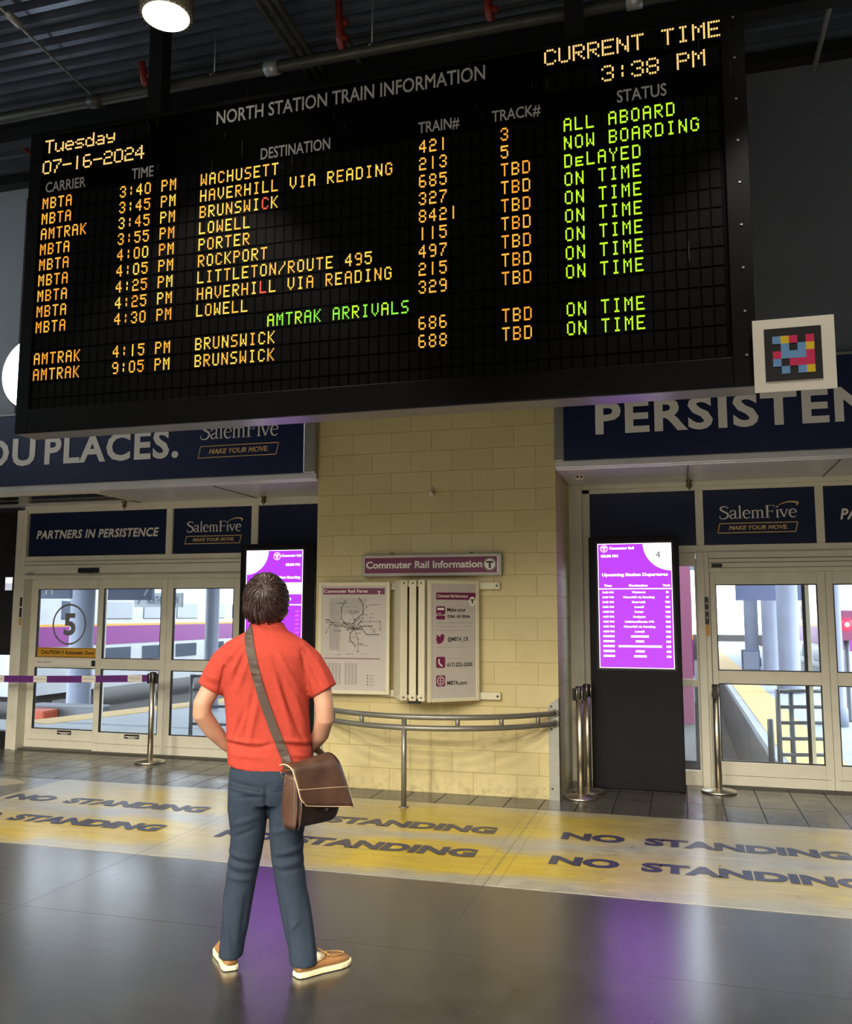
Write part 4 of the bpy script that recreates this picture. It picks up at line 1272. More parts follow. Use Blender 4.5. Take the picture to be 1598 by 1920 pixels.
MB().box(-8.4, -6.15, 8.16, 8.40, 2.950, 2.956).box(-8.4, -6.15, 8.46, 8.69, 2.950, 2.956).build('slots', M['smoked'], vt)
wsr = tag(empty('wall_sensor', (-2.272, 8.05, 2.78)), 'small ivory knob alone on the upper block wall', 'sensor')
MB().ellipsoid((-2.272, 8.05, 2.80), (0.028, 0.035, 0.032), nu=16, nv=10).build('knob', M['sensor'], wsr)
MB().tube([(-2.272, 8.06, 2.83), (-2.268, 8.062, 2.875)], 0.007, 8).build('stem', M['sensor'], wsr)

# wall clock, half hidden by the board, and an added unseen twin lighting the right wall
ck = tag(empty('wall_clock', (-6.83, 7.86, 4.28)), 'glowing round clock half hidden by the left end of the board', 'clock')
def clock(root, x, z):
    m = MB().lathe([(0.40, 0), (0.40, 0.03), (0.36, 0.04)], (0, 0, 0), 48)
    m.v = [(x + v[0], 7.90 - v[2], z + v[1]) for v in m.v]
    m.build('dial', M['clockglow'], root)
    m = MB().lathe([(0.42, 0), (0.425, 0.12), (0.40, 0.12)], (0, 0, 0), 48)
    m.v = [(x + v[0], 8.02 - v[2], z + v[1]) for v in m.v]
    m.build('rim', M['steel_dark'], root)
    MB().box(x - 0.05, x + 0.05, 7.98, 8.13, z - 0.05, z + 0.05).build('bracket', M['steel_dark'], root)
clock(ck, -6.82, 4.285)
fill_clock = tag(empty('wall_clock', (2.75, 7.86, 4.6)), 'glowing round clock over the right doors, outside the picture', 'clock')
clock(fill_clock, 2.75, 4.6)
pb = tag(MB().box(-7.16, -5.9, 8.02, 8.11, 3.876, 6.43).build('hanging_banner', mat('dark_plum_fabric', (44, 24, 44), 0.8)), 'dark plum banner on the wall behind the left end of the board', 'banner')

# glowing box standing in for a reflection at the left edge
eb = tag(empty('reflection_box', (-8.0, 9.1, 1.92)), 'small glowing white box on the dark glass at the left edge', 'light')
MB().box(-8.11, -7.99, 9.09, 9.15, 1.92, 2.10).build('housing', M['blackp'], eb)
MB().box(-8.10, -8.0, 9.085, 9.09, 1.93, 2.02).build('lower_glow', emit('soft_reflection_glow', (220, 222, 236), 0.8), eb)
MB().box(-8.10, -8.0, 9.085, 9.09, 2.02, 2.09).build('upper_glow', emit('white_reflection_glow', (255, 255, 255), 1.6), eb)

# ================================================================== KIOSKS
def disc(mb, cx, cz, r, y, mi=0, a0=0, a1=2 * pi, n=40, aspect=1.0):
    pts = [(cx + r * cos(a0 + (a1 - a0) * i / n) * aspect, y, cz + r * sin(a0 + (a1 - a0) * i / n)) for i in range(n + 1)]
    if abs(a1 - a0 - 2 * pi) < 1e-6:
        mb.add(pts[:-1], [tuple(range(n))], mi)
    else:
        mb.add([(cx, y, cz)] + pts, [tuple(range(n + 2))], mi)
def tee(mb, cx, cz, r, y, mi_disc, mi_ring, mi_t):
    """circled T emblem"""
    disc(mb, cx, cz, r, y, mi_ring)
    disc(mb, cx, cz, r * 0.88, y - 0.0008, mi_disc)
    yy = y - 0.0016
    mb.quad((cx - r * .58, yy, cz + r * .20), (cx + r * .58, yy, cz + r * .20), (cx + r * .58, yy, cz + r * .50), (cx - r * .58, yy, cz + r * .50), mi_t)
    mb.quad((cx - r * .17, yy, cz - r * .62), (cx + r * .17, yy, cz - r * .62), (cx + r * .17, yy, cz + r * .2), (cx - r * .17, yy, cz + r * .2), mi_t)

def kiosk(x0, x1, y, h, sx0, sx1, sz0, sz1, lab, mirror):
    root = tag(empty('info_kiosk', ((x0 + x1) / 2, y + 0.09, 0)), lab, 'information kiosk')
    mb = MB().box(x0, x1, y, y + 0.17, 0.01, h)
    mb.build('cabinet', M['kiosk'], root, bevel=0.008)
    MB().box(x0 + 0.05, x1 - 0.05, y + 0.02, y + 0.15, 0, 0.02).build('plinth', M['gasket'], root)
    MB().frame(sx0 - 0.02, sx1 + 0.02, sz0 - 0.02, sz1 + 0.02, y - 0.003, y + 0.01, 0.02, 0.02, 0.02, 0.02).build('bezel', M['gasket'], root)
    scr = MB().box(sx0, sx1, y - 0.002, y + 0.005, sz0, sz1).build('screen', M['purple'], root)
    mb = MB()
    w, hh = sx1 - sx0, sz1 - sz0
    Y1 = y - 0.0035
    X = lambda t: sx0 + w * t
    Z = lambda t: sz1 - hh * t
    # white quarter disc
    if mirror:
        disc(mb, sx0, sz1, 0.265, Y1, 0, -pi / 2, 0)
    else:
        disc(mb, sx1, sz1, 0.265, Y1, 0, pi, 1.5 * pi)
    fine = lambda a, b, c, d, mi=0: mb.quad((a, Y1, c), (b, Y1, c), (b, Y1, d), (a, Y1, d), mi)
    fine(sx0, sx0 + 0.006, sz0, sz1); fine(sx1 - 0.006, sx1, sz0, sz1); fine(sx0, sx1, sz0, sz0 + 0.006); fine(sx0, sx1, sz1 - 0.006, sz1)
    if not mirror:
        tee(mb, X(.09), Z(.04), 0.036, Y1, 1, 0, 0)
        mb.text('Commuter Rail', X(.16), Z(.048), X(.50), 0.026, Y1, bold=0.05)
        mb.text('03:38 PM', X(.045), Z(.112), X(.28), 0.026, Y1, bold=0.05)
        mb.text('4', X(.79), Z(.12), X(.85), 0.062, Y1 - 0.001, 2)
        mb.text('Track', X(.75), Z(.045), X(.90), 0.02, Y1 - 0.001, 3)
        mb.text('Upcoming Station Departures', X(.055), Z(.265), X(.945), 0.03, Y1, bold=0.045)
        for t, a, b in (('Time', .08, .19), ('Destination', .42, .67), ('Track', .87, .975)):
            mb.text(t, X(a), Z(.35), X(b), 0.022, Y1, bold=0.05)
        fine(sx0, sx1, Z(.371), Z(.363))
        rows = [('3:40 PM', 'Wachusett', '3'), ('3:45 PM', 'Haverhill via Reading', '5'), ('3:45 PM', 'Brunswick', 'TBD'), ('3:55 PM', 'Lowell', 'TBD'),
                ('4:00 PM', 'Porter', 'TBD'), ('4:05 PM', 'Rockport', 'TBD'), ('4:25 PM', 'Littleton/Route 495', 'TBD'), ('4:25 PM', 'Haverhill via Reading', 'TBD'),
                ('4:30 PM', 'Lowell', 'TBD'), (None, .24, 0), (None, .11, 0), (None, .58, 0), (None, .12, 0), (None, .17, 0)]
        for i, (a, b, c) in enumerate(rows):
            z = Z(.403 + .0392 * i)
            if a:
                mb.text(a, X(.055), z, X(.21), 0.018, Y1, bold=0.06)
                nb = min(.42, .0205 * len(b))
                mb.text(b, X(.55 - nb / 2), z, X(.55 + nb / 2), 0.019, Y1, bold=0.06)
                mb.text(c, X(.93 - (.035 if len(c) > 1 else .02)), z, X(.93 + (.035 if len(c) > 1 else .02)), 0.019, Y1, bold=0.06)
            else:
                for u0, u1 in ((.055, .21), (.55 - b / 2, .55 + b / 2), (.90, .96)):
                    fine(X(u0), X(u1), z, z + 0.019)
    else:
        tee(mb, X(.545), Z(.055), 0.042, Y1, 1, 0, 0)
        mb.text('Commuter Rail', X(.62), Z(.062), X(.97), 0.026, Y1, bold=0.05)
        mb.text('03:38 PM', X(.70), Z(.145), X(.95), 0.028, Y1, bold=0.05)
        mb.text('Now Boarding', X(.58), Z(.26), X(.96), 0.03, Y1, bold=0.05)
        fine(sx0, sx1, Z(.40), Z(.295))
        mb.text('5:25 PM', X(.55), Z(.455), X(.80), 0.03, Y1, bold=0.05)
        fine(sx0, sx1, Z(.50), Z(.49))
        for i in range(11):
            z = Z(.56 + .038 * i)
            for u0, u1 in ((.055, .21), (.42, .66), (.88, .95)):
                fine(X(u0), X(u1), z, z + 0.018, 1)
    mb.build('screen_content', [M['white'], M['magenta'], M['screentext'], M['paleprint']], scr)
    return root
kiosk(-0.853, -0.003, 8.68, 2.40, -0.766, -0.071, 1.14, 2.333, 'tall black information kiosk with purple screen right of the block pier', False)
kiosk(-4.655, -3.775, 8.72, 2.41, -4.578, -3.905, 1.14, 2.337, 'tall black information kiosk with purple screen partly behind the man', True)

# ================================================================== SIGNS AND POSTERS ON THE PIER
si = tag(empty('information_sign', (-2.275, 8.03, 2.01)), 'long maroon sign reading Commuter Rail Information on the block pier', 'sign')
MB().frame(-2.962, -1.585, 2.008, 2.215, 7.995, 8.07, 0.018, 0.03, 0.022, 0.022).box(-2.95, -1.60, 8.01, 8.07, 2.02, 2.205).build('sign_frame', M['plate'], si, bevel=0.004)
MB().box(-2.946, -1.615, 8.000, 8.012, 2.026, 2.200).build('sign_border', M['signwhite'], si)
MB().box(-2.934, -1.628, 7.997, 8.002, 2.036, 2.186).build('sign_face', M['maroon'], si)
mb = MB().text('Commuter Rail Information', -2.917, 2.083, -1.768, 0.068, 7.9955, bold=0.026)
mb.build('lettering', M['signwhite'], si)
mb = MB()
tee(mb, -1.695, 2.112, 0.058, 7.9955, 0, 1, 1)
disc(mb, -1.695, 2.112, 0.06, 7.996, 0)
mb.build('emblem', [M['signwhite'], M['signblack']], si)
MB().tube([(-2.68, 8.04, 2.215), (-2.68, 8.04, 2.235), (-2.66, 8.04, 2.235), (-2.66, 8.04, 2.215)], 0.004, 6).tube([(-1.89, 8.04, 2.215), (-1.88, 8.04, 2.23), (-1.86, 8.04, 2.215)], 0.006, 6).build('mounting_screws', M['steel_dark'], si)

rk = tag(empty('poster_rack', (-2.4, 8.04, 0.86)), 'cream wall rack of hinged poster leaves on the block pier', 'poster rack')
for za, zb in ((1.878, 1.945), (0.868, 0.935)):
    MB().box(-2.78, -1.607, 8.02, 8.07, za, zb).build('wall_rail', M['cream'], rk, bevel=0.006)
    m = MB()
    for x in (-1.635, -2.74):
        t = MB().lathe([(0.010, 0), (0.010, 0.006)], (0, 0, 0), 10)
        m.add([(x + v[0], 8.02 - v[2], (za + zb) / 2 + v[1]) for v in t.v], t.f)
    m.build('screw', M['signblack'], rk)
    # hinge shelf that carries the leaves
    MB().prism([(-2.62, 8.07), (-2.50, 7.74), (-2.13, 7.74), (-2.08, 8.07)], (0, 0, za + 0.05), (1, 0, 0), (0, 1, 0), 0.03).build('hinge_shelf', M['cream'], rk, bevel=0.004)
def leaf_board(p0, p1, z0, z1, thick, fr, lab, content=None):
    """leaf between floor points p0 and p1 (its seen face is on the -y side)"""
    a, b = Vector((*p0, 0)), Vector((*p1, 0))
    xd = (b - a).normalized(); L = (b - a).length
    nn = Vector((xd.y, -xd.x, 0))      # towards the viewer
    def P(u, d, z): return a + xd * u + nn * d + Vector((0, 0, z))
    def bx(mb, u0, u1, d0, d1, za, zb, mi=0):
        vs = [P(u0, d1, za), P(u1, d1, za), P(u1, d0, za), P(u0, d0, za), P(u0, d1, zb), P(u1, d1, zb), P(u1, d0, zb), P(u0, d0, zb)]
        mb.add(vs, [(0, 3, 2, 1), (4, 5, 6, 7), (0, 1, 5, 4), (1, 2, 6, 5), (2, 3, 7, 6), (3, 0, 4, 7)], mi)
    mb = MB()
    bx(mb, 0, fr, -thick, 0, z0, z1); bx(mb, L - fr, L, -thick, 0, z0, z1)
    bx(mb, fr, L - fr, -thick, 0, z0, z0 + fr); bx(mb, fr, L - fr, -thick, 0, z1 - fr, z1)
    o = mb.build('poster_leaf', M['cream'], rk, bevel=0.005)
    o['label'] = lab
    mb = MB()
    bx(mb, fr * .9, L - fr * .9, -thick * .8, -0.006, z0 + fr * .9, z1 - fr * .9)
    mb.build('poster', M['paper'], o)
    if content:
        c = MB()
        content(c, lambda u, z, d=-0.0045: P(u, d, z), L)
        c.build('print', [M['maroon'], M['signwhite'], M['signblack'], M['greyprint'], M['paleprint']], o)
    return o
def wtext(c, P, s_, u0, u1, z, cap, mi, bold=0.02, d=-0.0035):
    o = P(0, 0, d); xd = P(1, 0, d) - o; yd = P(0, 1, d) - o
    c.text(s_, u0, z, u1, cap, 0, mi, bold=bold, xd=xd, yd=yd, o=o)
def wrect(c, P, u0, u1, z0, z1, mi, d=-0.0045):
    c.add([P(u0, z0, d), P(u1, z0, d), P(u1, z1, d), P(u0, z1, d)], [(0, 1, 2, 3)], mi)
def wline(c, P, pts, w, mi, d=-0.004):
    for i in range(len(pts) - 1):
        a, b = Vector(pts[i]), Vector(pts[i + 1])
        t = (b - a).normalized(); nn = Vector((-t.y, t.x)) * w / 2
        q4 = [a + nn, a - nn, b - nn, b + nn]
        c.add([P(p.x, p.y, d) for p in q4], [(0, 1, 2, 3)], mi)
def fares(c, P, L):
    wrect(c, P, 0.05, L - 0.05, 1.835, 1.895, 0)
    wtext(c, P, 'Commuter Rail Fares', 0.055, 0.50, 1.852, 0.03, 1)
    wtext(c, P, 'T', 0.60, 0.63, 1.83, 0.035, 1, 0.04)
    R = random.Random(11)
    # route map: branching lines about a hub
    hub = (0.37, 1.50)
    for k in range(15):
        a = R.uniform(0, 2 * pi)
        p = [hub]
        x, z = hub
        for j in range(R.randint(2, 4)):
            x += cos(a) * R.uniform(.05, .12); z += sin(a) * R.uniform(.05, .12)
            a = round((a + R.choice([-.78, 0, .78])) / .785) * .785
            x = min(max(x, .08), L - .09); z = min(max(z, 1.26), 1.80)
            p.append((x, z))
        wline(c, P, p, 0.006, 2 if k % 2 == 0 else 3)
        for q_ in p[1:]:
            wrect(c, P, q_[0] - .005, q_[0] + .005, q_[1] - .005, q_[1] + .005, 2, -0.0035)
    for k in range(60):
        x = R.uniform(.06, L - .16); z = R.uniform(1.25, 1.80)
        wrect(c, P, x, x + R.uniform(.03, .09), z, z + 0.006, 3 if k % 2 else 4)
    for k in range(9):
        z = 1.79 - k * .016
        wline(c, P, [(0.12 + k * .012, 1.3), (0.12 + k * .012, z), (0.5 - k * .01, z)], 0.004, 3)
    wline(c, P, [(0.06, 1.225), (L - 0.09, 1.225)], 0.007, 0)
    for col in range(2):
        for r_ in range(15):
            z = 1.17 - r_ * .0135
            for q_ in range(4):
                u = .11 + col * .165 + q_ * .034
                wrect(c, P, u, u + .024, z, z + .006, 3)
    for k in range(4):
        wrect(c, P, .50, .512, 1.06 - k * .028, 1.072 - k * .028, 0)
        wrect(c, P, .525, .57, 1.062 - k * .028, 1.068 - k * .028, 3)
leaf_board((-3.385, 7.94), (-2.665, 7.965), 0.89, 1.952, 0.035, 0.034, 'leaf with the fares map, at the left of the rack', fares)
def icon_round(c, P, u0, z0, w, h, mi):
    r = w * .16
    pts = []
    for (cx, cz, a) in ((u0 + w - r, z0 + r, -pi / 2), (u0 + w - r, z0 + h - r, 0), (u0 + r, z0 + h - r, pi / 2), (u0 + r, z0 + r, pi)):
        for k in range(5):
            pts.append(P(cx + r * cos(a + k * pi / 8), cz + r * sin(a + k * pi / 8)))
    c.add(pts, [tuple(range(len(pts)))], mi)
def info(c, P, L):
    # the leaf is strongly foreshortened, so its real width is generous
    a, b = L * .15, L * .93
    wrect(c, P, a, b, 1.78, 1.845, 0)
    wtext(c, P, 'Commuter Rail Information', a + .01, b - .08, 1.80, 0.028, 1)
    k = [P(b - .035 + .035 * cos(t * 2 * pi / 24), 1.765 + .045 * sin(t * 2 * pi / 24), -0.0036) for t in range(24)]
    c.add(k, [tuple(range(24))], 1)
    wtext(c, P, 'T', b - .056, b - .014, 1.745, 0.04, 2, 0.05, -0.003)
    icon_round(c, P, a, 1.645, .09, .075, 0); wrect(c, P, a + .012, a + .078, 1.685, 1.705, 1, -0.0036); wrect(c, P, a + .012, a + .05, 1.655, 1.66, 1, -0.0036)
    icon_round(c, P, a, 1.600, .09, .036, 0)
    wtext(c, P, 'Make your', a + .11, a + .30, 1.672, .034, 2, .02)
    wtext(c, P, 'train on time.', a + .11, a + .345, 1.615, .034, 2, .02)
    for i in range(3):
        wrect(c, P, a, b - .03 - .03 * i, 1.565 - i * .034, 1.575 - i * .034, 4)
    bird = [(0, .28), (.12, .20), (.05, .14), (.14, .12), (.10, .05), (0, .02), (.14, -.03), (.40, -.03), (.62, .08), (.78, .30), (.85, .52), (.80, .66), (.95, .78), (.80, .80), (.92, .95), (.76, .88), (.62, .96), (.48, .88), (.44, .68), (.26, .74), (.08, .92), (.02, .70), (.08, .56), (.0, .52)]
    c.add([P(a + p[0] * .095, 1.385 + p[1] * .088) for p in bird], [tuple(range(len(bird)))], 0)
    wtext(c, P, '@MBTA_CR', a + .115, a + .325, 1.405, .036, 2, .015)
    wrect(c, P, a, b - .12, 1.345, 1.354, 4)
    icon_round(c, P, a, 1.165, .09, .10, 0)
    ph = [(a + .03 + .012 * cos(t), 1.215 + .038 * sin(t)) for t in [pi / 2 + .2 * k for k in range(16)]]
    wline(c, P, [(a + .03, 1.245), (a + .026, 1.215), (a + .045, 1.19), (a + .064, 1.182)], .013, 1, -0.0036)
    wrect(c, P, a + .11, a + .30, 1.245, 1.253, 4)
    wtext(c, P, '617-222-3200', a + .11, a + .362, 1.175, .036, 2, .02)
    icon_round(c, P, a, 1.00, .09, .10, 0)
    gl = [(a + .045 + .034 * cos(t * 2 * pi / 20), 1.05 + .04 * sin(t * 2 * pi / 20)) for t in range(21)]
    wline(c, P, gl, .005, 1, -0.0036)
    wline(c, P, [(a + .045, 1.01), (a + .045, 1.09)], .004, 1, -0.0036); wline(c, P, [(a + .011, 1.05), (a + .079, 1.05)], .004, 1, -0.0036)
    wline(c, P, [(a + .02, 1.07), (a + .07, 1.07)], .004, 1, -0.0036); wline(c, P, [(a + .02, 1.03), (a + .07, 1.03)], .004, 1, -0.0036)
    wrect(c, P, a + .11, a + .16, 1.085, 1.092, 4)
    wtext(c, P, 'MBTA.com.', a + .11, a + .315, 1.012, .036, 2, .02)
leaf_board((-2.192, 7.665), (-1.795, 7.99), 0.862, 1.957, 0.034, 0.034, 'leaf with phone number and web address, at the right of the rack', info)
# the leaves folded together in the middle, seen edge-on
for i, (xa, ya, xb, yb) in enumerate([(-2.436, 7.70, -2.60, 8.01), (-2.352, 7.70, -2.44, 8.01), (-2.268, 7.69, -2.20, 8.01)]):
    a, b = Vector((xa, ya)), Vector((xb, yb))
    t = (b - a).normalized(); w = Vector((t.y, -t.x)) * 0.032
    mb = MB()
    p4 = [a - w, a + w, b + w, b - w]
    mb.prism([(p.x, p.y) for p in p4], (0, 0, 1.958), (1, 0, 0), (0, 1, 0), 1.09)
    o = mb.build('poster_leaf', M['cream'], rk, bevel=0.005)
    o['label'] = ['edge-on leaf next to the fares map', 'edge-on leaf in the middle', 'edge-on leaf next to the contact leaf'][i]
    m = MB()
    for z in (1.93, 0.90):
        m.box(a.x - 0.006, a.x + 0.006, a.y - 0.012, a.y - 0.0, z - 0.006, z + 0.006)
    m.build('hinge_pin', M['signblack'], o)
MB().box(-2.40, -2.30, 7.72, 7.80, 0.845, 0.87).build('lower_pivot', M['blackp'], rk)

# ================================================================== GUARD RAIL ROUND THE PIER
gr = tag(empty('guard_rail', (-2.33, 7.4, 0)), 'curved silver double guard rail with one post in front of the block pier', 'guard rail')
RC, RR_ = (-2.27, 7.40 + 1.342), 1.342
def arc(z, k0=-1.0, k1=1.0, n=28):
    h = math.asin(1.155 / RR_)
    return [(RC[0] + RR_ * sin(h * (k0 + (k1 - k0) * i / n)), RC[1] - RR_ * cos(h * (k0 + (k1 - k0) * i / n)), z) for i in range(n + 1)]
MB().tube(arc(0.765), 0.024, 12).build('top_rail', M['railp'], gr)
MB().tube(arc(0.672), 0.024, 12).build('lower_rail', M['railp'], gr)
for k in (-0.92, -0.66, -0.36, 0.29, 0.57, 0.84):
    p = arc(0, k, k, 1)[0]
    MB().tube([(p[0], p[1], 0.67), (p[0], p[1], 0.765)], 0.02, 10).build('spacer', M['railp'], gr)
pp = arc(0, -0.047, -0.047, 1)[0]
MB().tube([(pp[0], pp[1], 0.004), (pp[0], pp[1], 0.765)], 0.023, 12).lathe([(0.045, 0), (0.045, 0.006), (0.03, 0.012)], (pp[0], pp[1], 0.003), 16).build('post', M['railp'], gr)
for x, s_ in ((-1.085, 1), (-3.465, -1)):
    mb = MB()
    e = 0.006
    a, b = (x - 0.094, x + e) if s_ > 0 else (x - e, x + 0.094)
    poly = [(a, 0.0), (b, 0.0), (b, 0.895), (b - 0.02, 0.895), (a + 0.015, 0.845), (a, 0.83)] if s_ > 0 else [(a, 0), (b, 0), (b, 0.83), (b - 0.015, 0.845), (a + 0.02, 0.895), (a, 0.895)]
    mb.prism(poly, (0, PY - e, 0), (1, 0, 0), (0, 0, 1), e)
    xx = x if s_ > 0 else x - e
    mb.box(xx, xx + e, PY - e, PY + 0.10, 0, 0.895)
    o = mb.build('corner_plate', M['plate'], gr)
    m = MB()
    for z in (0.10, 0.62, 0.82):
        t = MB().lathe([(0.009, 0), (0.006, 0.006)], (0, 0, 0), 8)
        m.add([((a + 0.028) + v[0], PY - e - v[2], z + v[1]) for v in t.v], t.f)
    m.build('bolts', M['steel_dark'], o)
    m = MB()
    for z in (0.765, 0.672):
        t = MB().lathe([(0.033, 0), (0.033, 0.012), (0.026, 0.02)], (0, 0, 0), 14)
        xe = arc(0)[-1 if s_ > 0 else 0][0]
        m.add([(xe + v[0], PY - e - v[2], z + v[1]) for v in t.v], t.f)
    m.build('rail_flange', M['railp'], gr)

# ================================================================== STANCHIONS
def stanchion(x, y, rz, lab, base_r=0.165):
    root = tag(empty('stanchion', (x, y, 0.002), rz), lab, 'queue post')
    MB().lathe([(base_r, 0), (base_r, 0.014), (base_r * .96, 0.020), (0.05, 0.034), (0.036, 0.042)], (0, 0, 0), 40).build('base', M['steel'], root, local=True)
    MB().lathe([(0.0315, 0.03), (0.0315, 0.90)], (0, 0, 0), 24).build('pole', M['steel'], root, local=True)
    MB().lathe([(0.034, 0.88), (0.036, 0.885), (0.036, 0.985), (0.030, 0.992)], (0, 0, 0), 24).build('head', M['blackp'], root, local=True)
    mb = MB().box(0.034, 0.062, -0.02, 0.02, 0.865, 0.975).box(-0.062, -0.034, -0.02, 0.02, 0.865, 0.975)
    mb.build('belt_slot', M['blackp'], root, local=True, bevel=0.004)
    m = MB()
    for a in (0.6, 2.2, 3.9, 5.3):
        m.tube([(0.0365 * cos(a), 0.0365 * sin(a), 0.875), (0.0365 * cos(a), 0.0365 * sin(a), 0.985)], 0.006, 6)
    m.build('head_ribs', M['steel'], root, local=True)
    return root
sl = stanchion(-5.722, 8.75, 0.0, 'steel queue post holding the purple belt, before the left doors')
mb = MB()
n = 24
pts = []
for i in range(n + 1):
    t = i / n
    x = -0.05 - 4.2 * t
    pts.append((x, 0.0, -0.04 * sin(pi * min(1, t * 1.0)) - 0.02 * t))
mb.add([(p[0], -0.0015, p[2] + 0.882) for p in pts] + [(p[0], -0.0015, p[2] + 0.960) for p in pts] + [(p[0], 0.0015, p[2] + 0.882) for p in pts] + [(p[0], 0.0015, p[2] + 0.960) for p in pts],
       [(i, i + 1, n + 2 + i, n + 1 + i) for i in range(n)] + [(3 * (n + 1) + i, 3 * (n + 1) + i + 1, 2 * (n + 1) + i + 1, 2 * (n + 1) + i) for i in range(n)])
bt_ = mb.build('belt', M['belt'], sl, local=True)
for x0 in (-0.325, -0.935, -1.60, -2.2, -2.8):
    t = -(x0 + 0.1 + 0.05) / 4.2
    dz = -0.04 * sin(pi * t) - 0.02 * t
    lb = MB()
    lb.box(x0, x0 + 0.185, -0.004, -0.002, 0.884 + dz, 0.957 + dz)
    lb.text('KEOLIS', x0 + 0.018, 0.912 + dz, x0 + 0.167, 0.022, -0.0048, 1)
    lb.build('belt_label', [M['signwhite'], M['greyprint']], bt_, local=True)
stanchion(-0.915, 8.215, 0.25, 'front steel queue post of the pair beside the block pier', 0.15)
stanchion(-0.878, 8.518, 0.9, 'rear steel queue post of the pair beside the block pier', 0.15)
stanchion(0.292, 8.86, 1.4, 'front steel queue post before the right sliding doors', 0.16)

# ================================================================== PERSON
# local frame: x = his right, y = the way he faces, z = up
MAN = tag(empty('person', (-1.9, 4.0, 0), radians(20)), 'person seen from behind in coral t-shirt and jeans looking up, hands in front pockets', 'person')

def oval(c, a, b, n=32, p=2.3, tilt=0.0):
    """superellipse ring, c = centre"""
    out = []
    for j in range(n):
        t = 2 * pi * j / n
        ct, st_ = cos(t), sin(t)
        x = a * math.copysign(abs(ct) ** (2 / p), ct)
        y = b * math.copysign(abs(st_) ** (2 / p), st_)
        out.append((c[0] + x, c[1] + y, c[2] + x * tilt))
    return out

# ---- body : one continuous surface
B = MB()
torso = [(.90, -.035, .0, .160, .095), (1.03, -.048, .0, .165, .098), (1.15, -.058, -.005, .165, .098), (1.28, -.066, -.01, .175, .105), (1.40, -.07, -.012, .180, .104),
         (1.46, -.07, -.012, .155, .085), (1.51, -.068, -.012, .10, .066), (1.56, -.066, -.012, .07, .058), (1.62, -.068, -.02, .058, .06), (1.67, -.07, -.03, .06, .065)]
B.rings([oval((cx, vy, z), a, b) for z, cx, vy, a, b in torso])
HC = Vector((-.072, -.015, 1.705))
HT = Matrix.Rotation(radians(34), 3, 'X')          # head thrown back
def hp(x, y, z): return HC + HT @ Vector((x, y, z))
B.ellipsoid(HC, (.080, .098, .112), mtx=HT, nu=28, nv=18)
B.ellipsoid(hp(0, .035, -.07), (.058, .062, .062), mtx=HT)                    # jaw
B.ellipsoid(hp(0, .078, -.112), (.026, .024, .02), mtx=HT)                    # chin
B.tube([hp(0, .088, .015), hp(0, .108, -.022), hp(0, .104, -.034)], [.009, .015, .012], 10)   # nose
B.ellipsoid(hp(0, .088, .028), (.05, .014, .013), mtx=HT)                     # brow
B.ellipsoid(hp(0, .090, -.062), (.026, .011, .006), mtx=HT)                   # upper lip
B.ellipsoid(hp(0, .088, -.074), (.023, .011, .007), mtx=HT)                   # lower lip
for s_ in (-1, 1):
    B.ellipsoid(hp(s_ * .034, .081, .006), (.016, .01, .009), mtx=HT)         # eyes
    B.ellipsoid(hp(s_ * .087, -.005, -.018), (.010, .022, .034), mtx=HT)      # ears
    B.ellipsoid(hp(s_ * .04, .066, -.03), (.03, .025, .025), mtx=HT)          # cheeks
ARM_L = [(-.205, -.012, 1.440), (-.29, -.015, 1.37), (-.338, -.025, 1.275), (-.368, -.035, 1.215), (-.370, -.030, 1.165), (-.325, .02, 1.085), (-.268, .075, 1.01), (-.245, .098, .985)]
ARM_R = [(.075, -.012, 1.440), (.155, -.02, 1.37), (.205, -.03, 1.275), (.218, -.04, 1.20), (.220, -.035, 1.14), (.198, .025, 1.06), (.160, .085, 1.0), (.148, .105, .98)]
RAD = [.058, .052, .048, .046, .046, .043, .033, .028]
for arm in (ARM_L, ARM_R):
    B.tube(arm, RAD, 16)
    B.ellipsoid(arm[0], (.05, .05, .05))
# hands slipped into the front pockets: palm, four unequal bent fingers, thumb left outside the pocket
for s_, w in ((-1, Vector(ARM_L[-1])), (1, Vector(ARM_R[-1]))):
    inw = Vector((-s_, 0, 0))
    palm = [w, w + Vector((-s_ * .012, .012, -.045)), w + Vector((-s_ * .024, .020, -.085))]
    B.tube(palm, [(.028, .018), (.040, .016), (.038, .014)], 12)
    for k, (off, ln) in enumerate(((-.030, .070), (-.010, .080), (.011, .076), (.030, .060))):
        p0 = palm[2] + Vector((off, 0, .008))
        p1 = p0 + Vector((-s_ * .010, .006, -ln * .45))
        p2 = p1 + Vector((-s_ * .012, -.004, -ln * .32))
        p3 = p2 + Vector((-s_ * .010, -.012, -ln * .23))
        B.tube([p0, p1, p2, p3], [.0100, .0092, .0084, .0066], 8)
    th = palm[1] + Vector((-s_ * .034, .006, .012))
    B.tube([th, th + Vector((-s_ * .028, .014, -.012)), th + Vector((-s_ * .046, .018, -.034)), th + Vector((-s_ * .050, .014, -.054))], [.013, .0115, .0105, .008], 8)
# legs inside the trousers, down to the ankles
LEG_L = [(-.135, .0, .90), (-.142, .0, .72), (-.140, .0, .58), (-.158, .005, .42), (-.178, .0, .25), (-.203, -.012, .10), (-.210, -.016, .06)]
LEG_R = [(.045, -.005, .90), (.052, -.01, .72), (.050, -.02, .58), (.070, -.03, .42), (.100, -.065, .25), (.142, -.118, .10), (.156, -.128, .06)]
for leg in (LEG_L, LEG_R):
    B.tube(leg, [.08, .075, .062, .054, .05, .04, .036], 16)
body = fuse(B, 'body', M['skin'], 0.0062, 5, MAN)

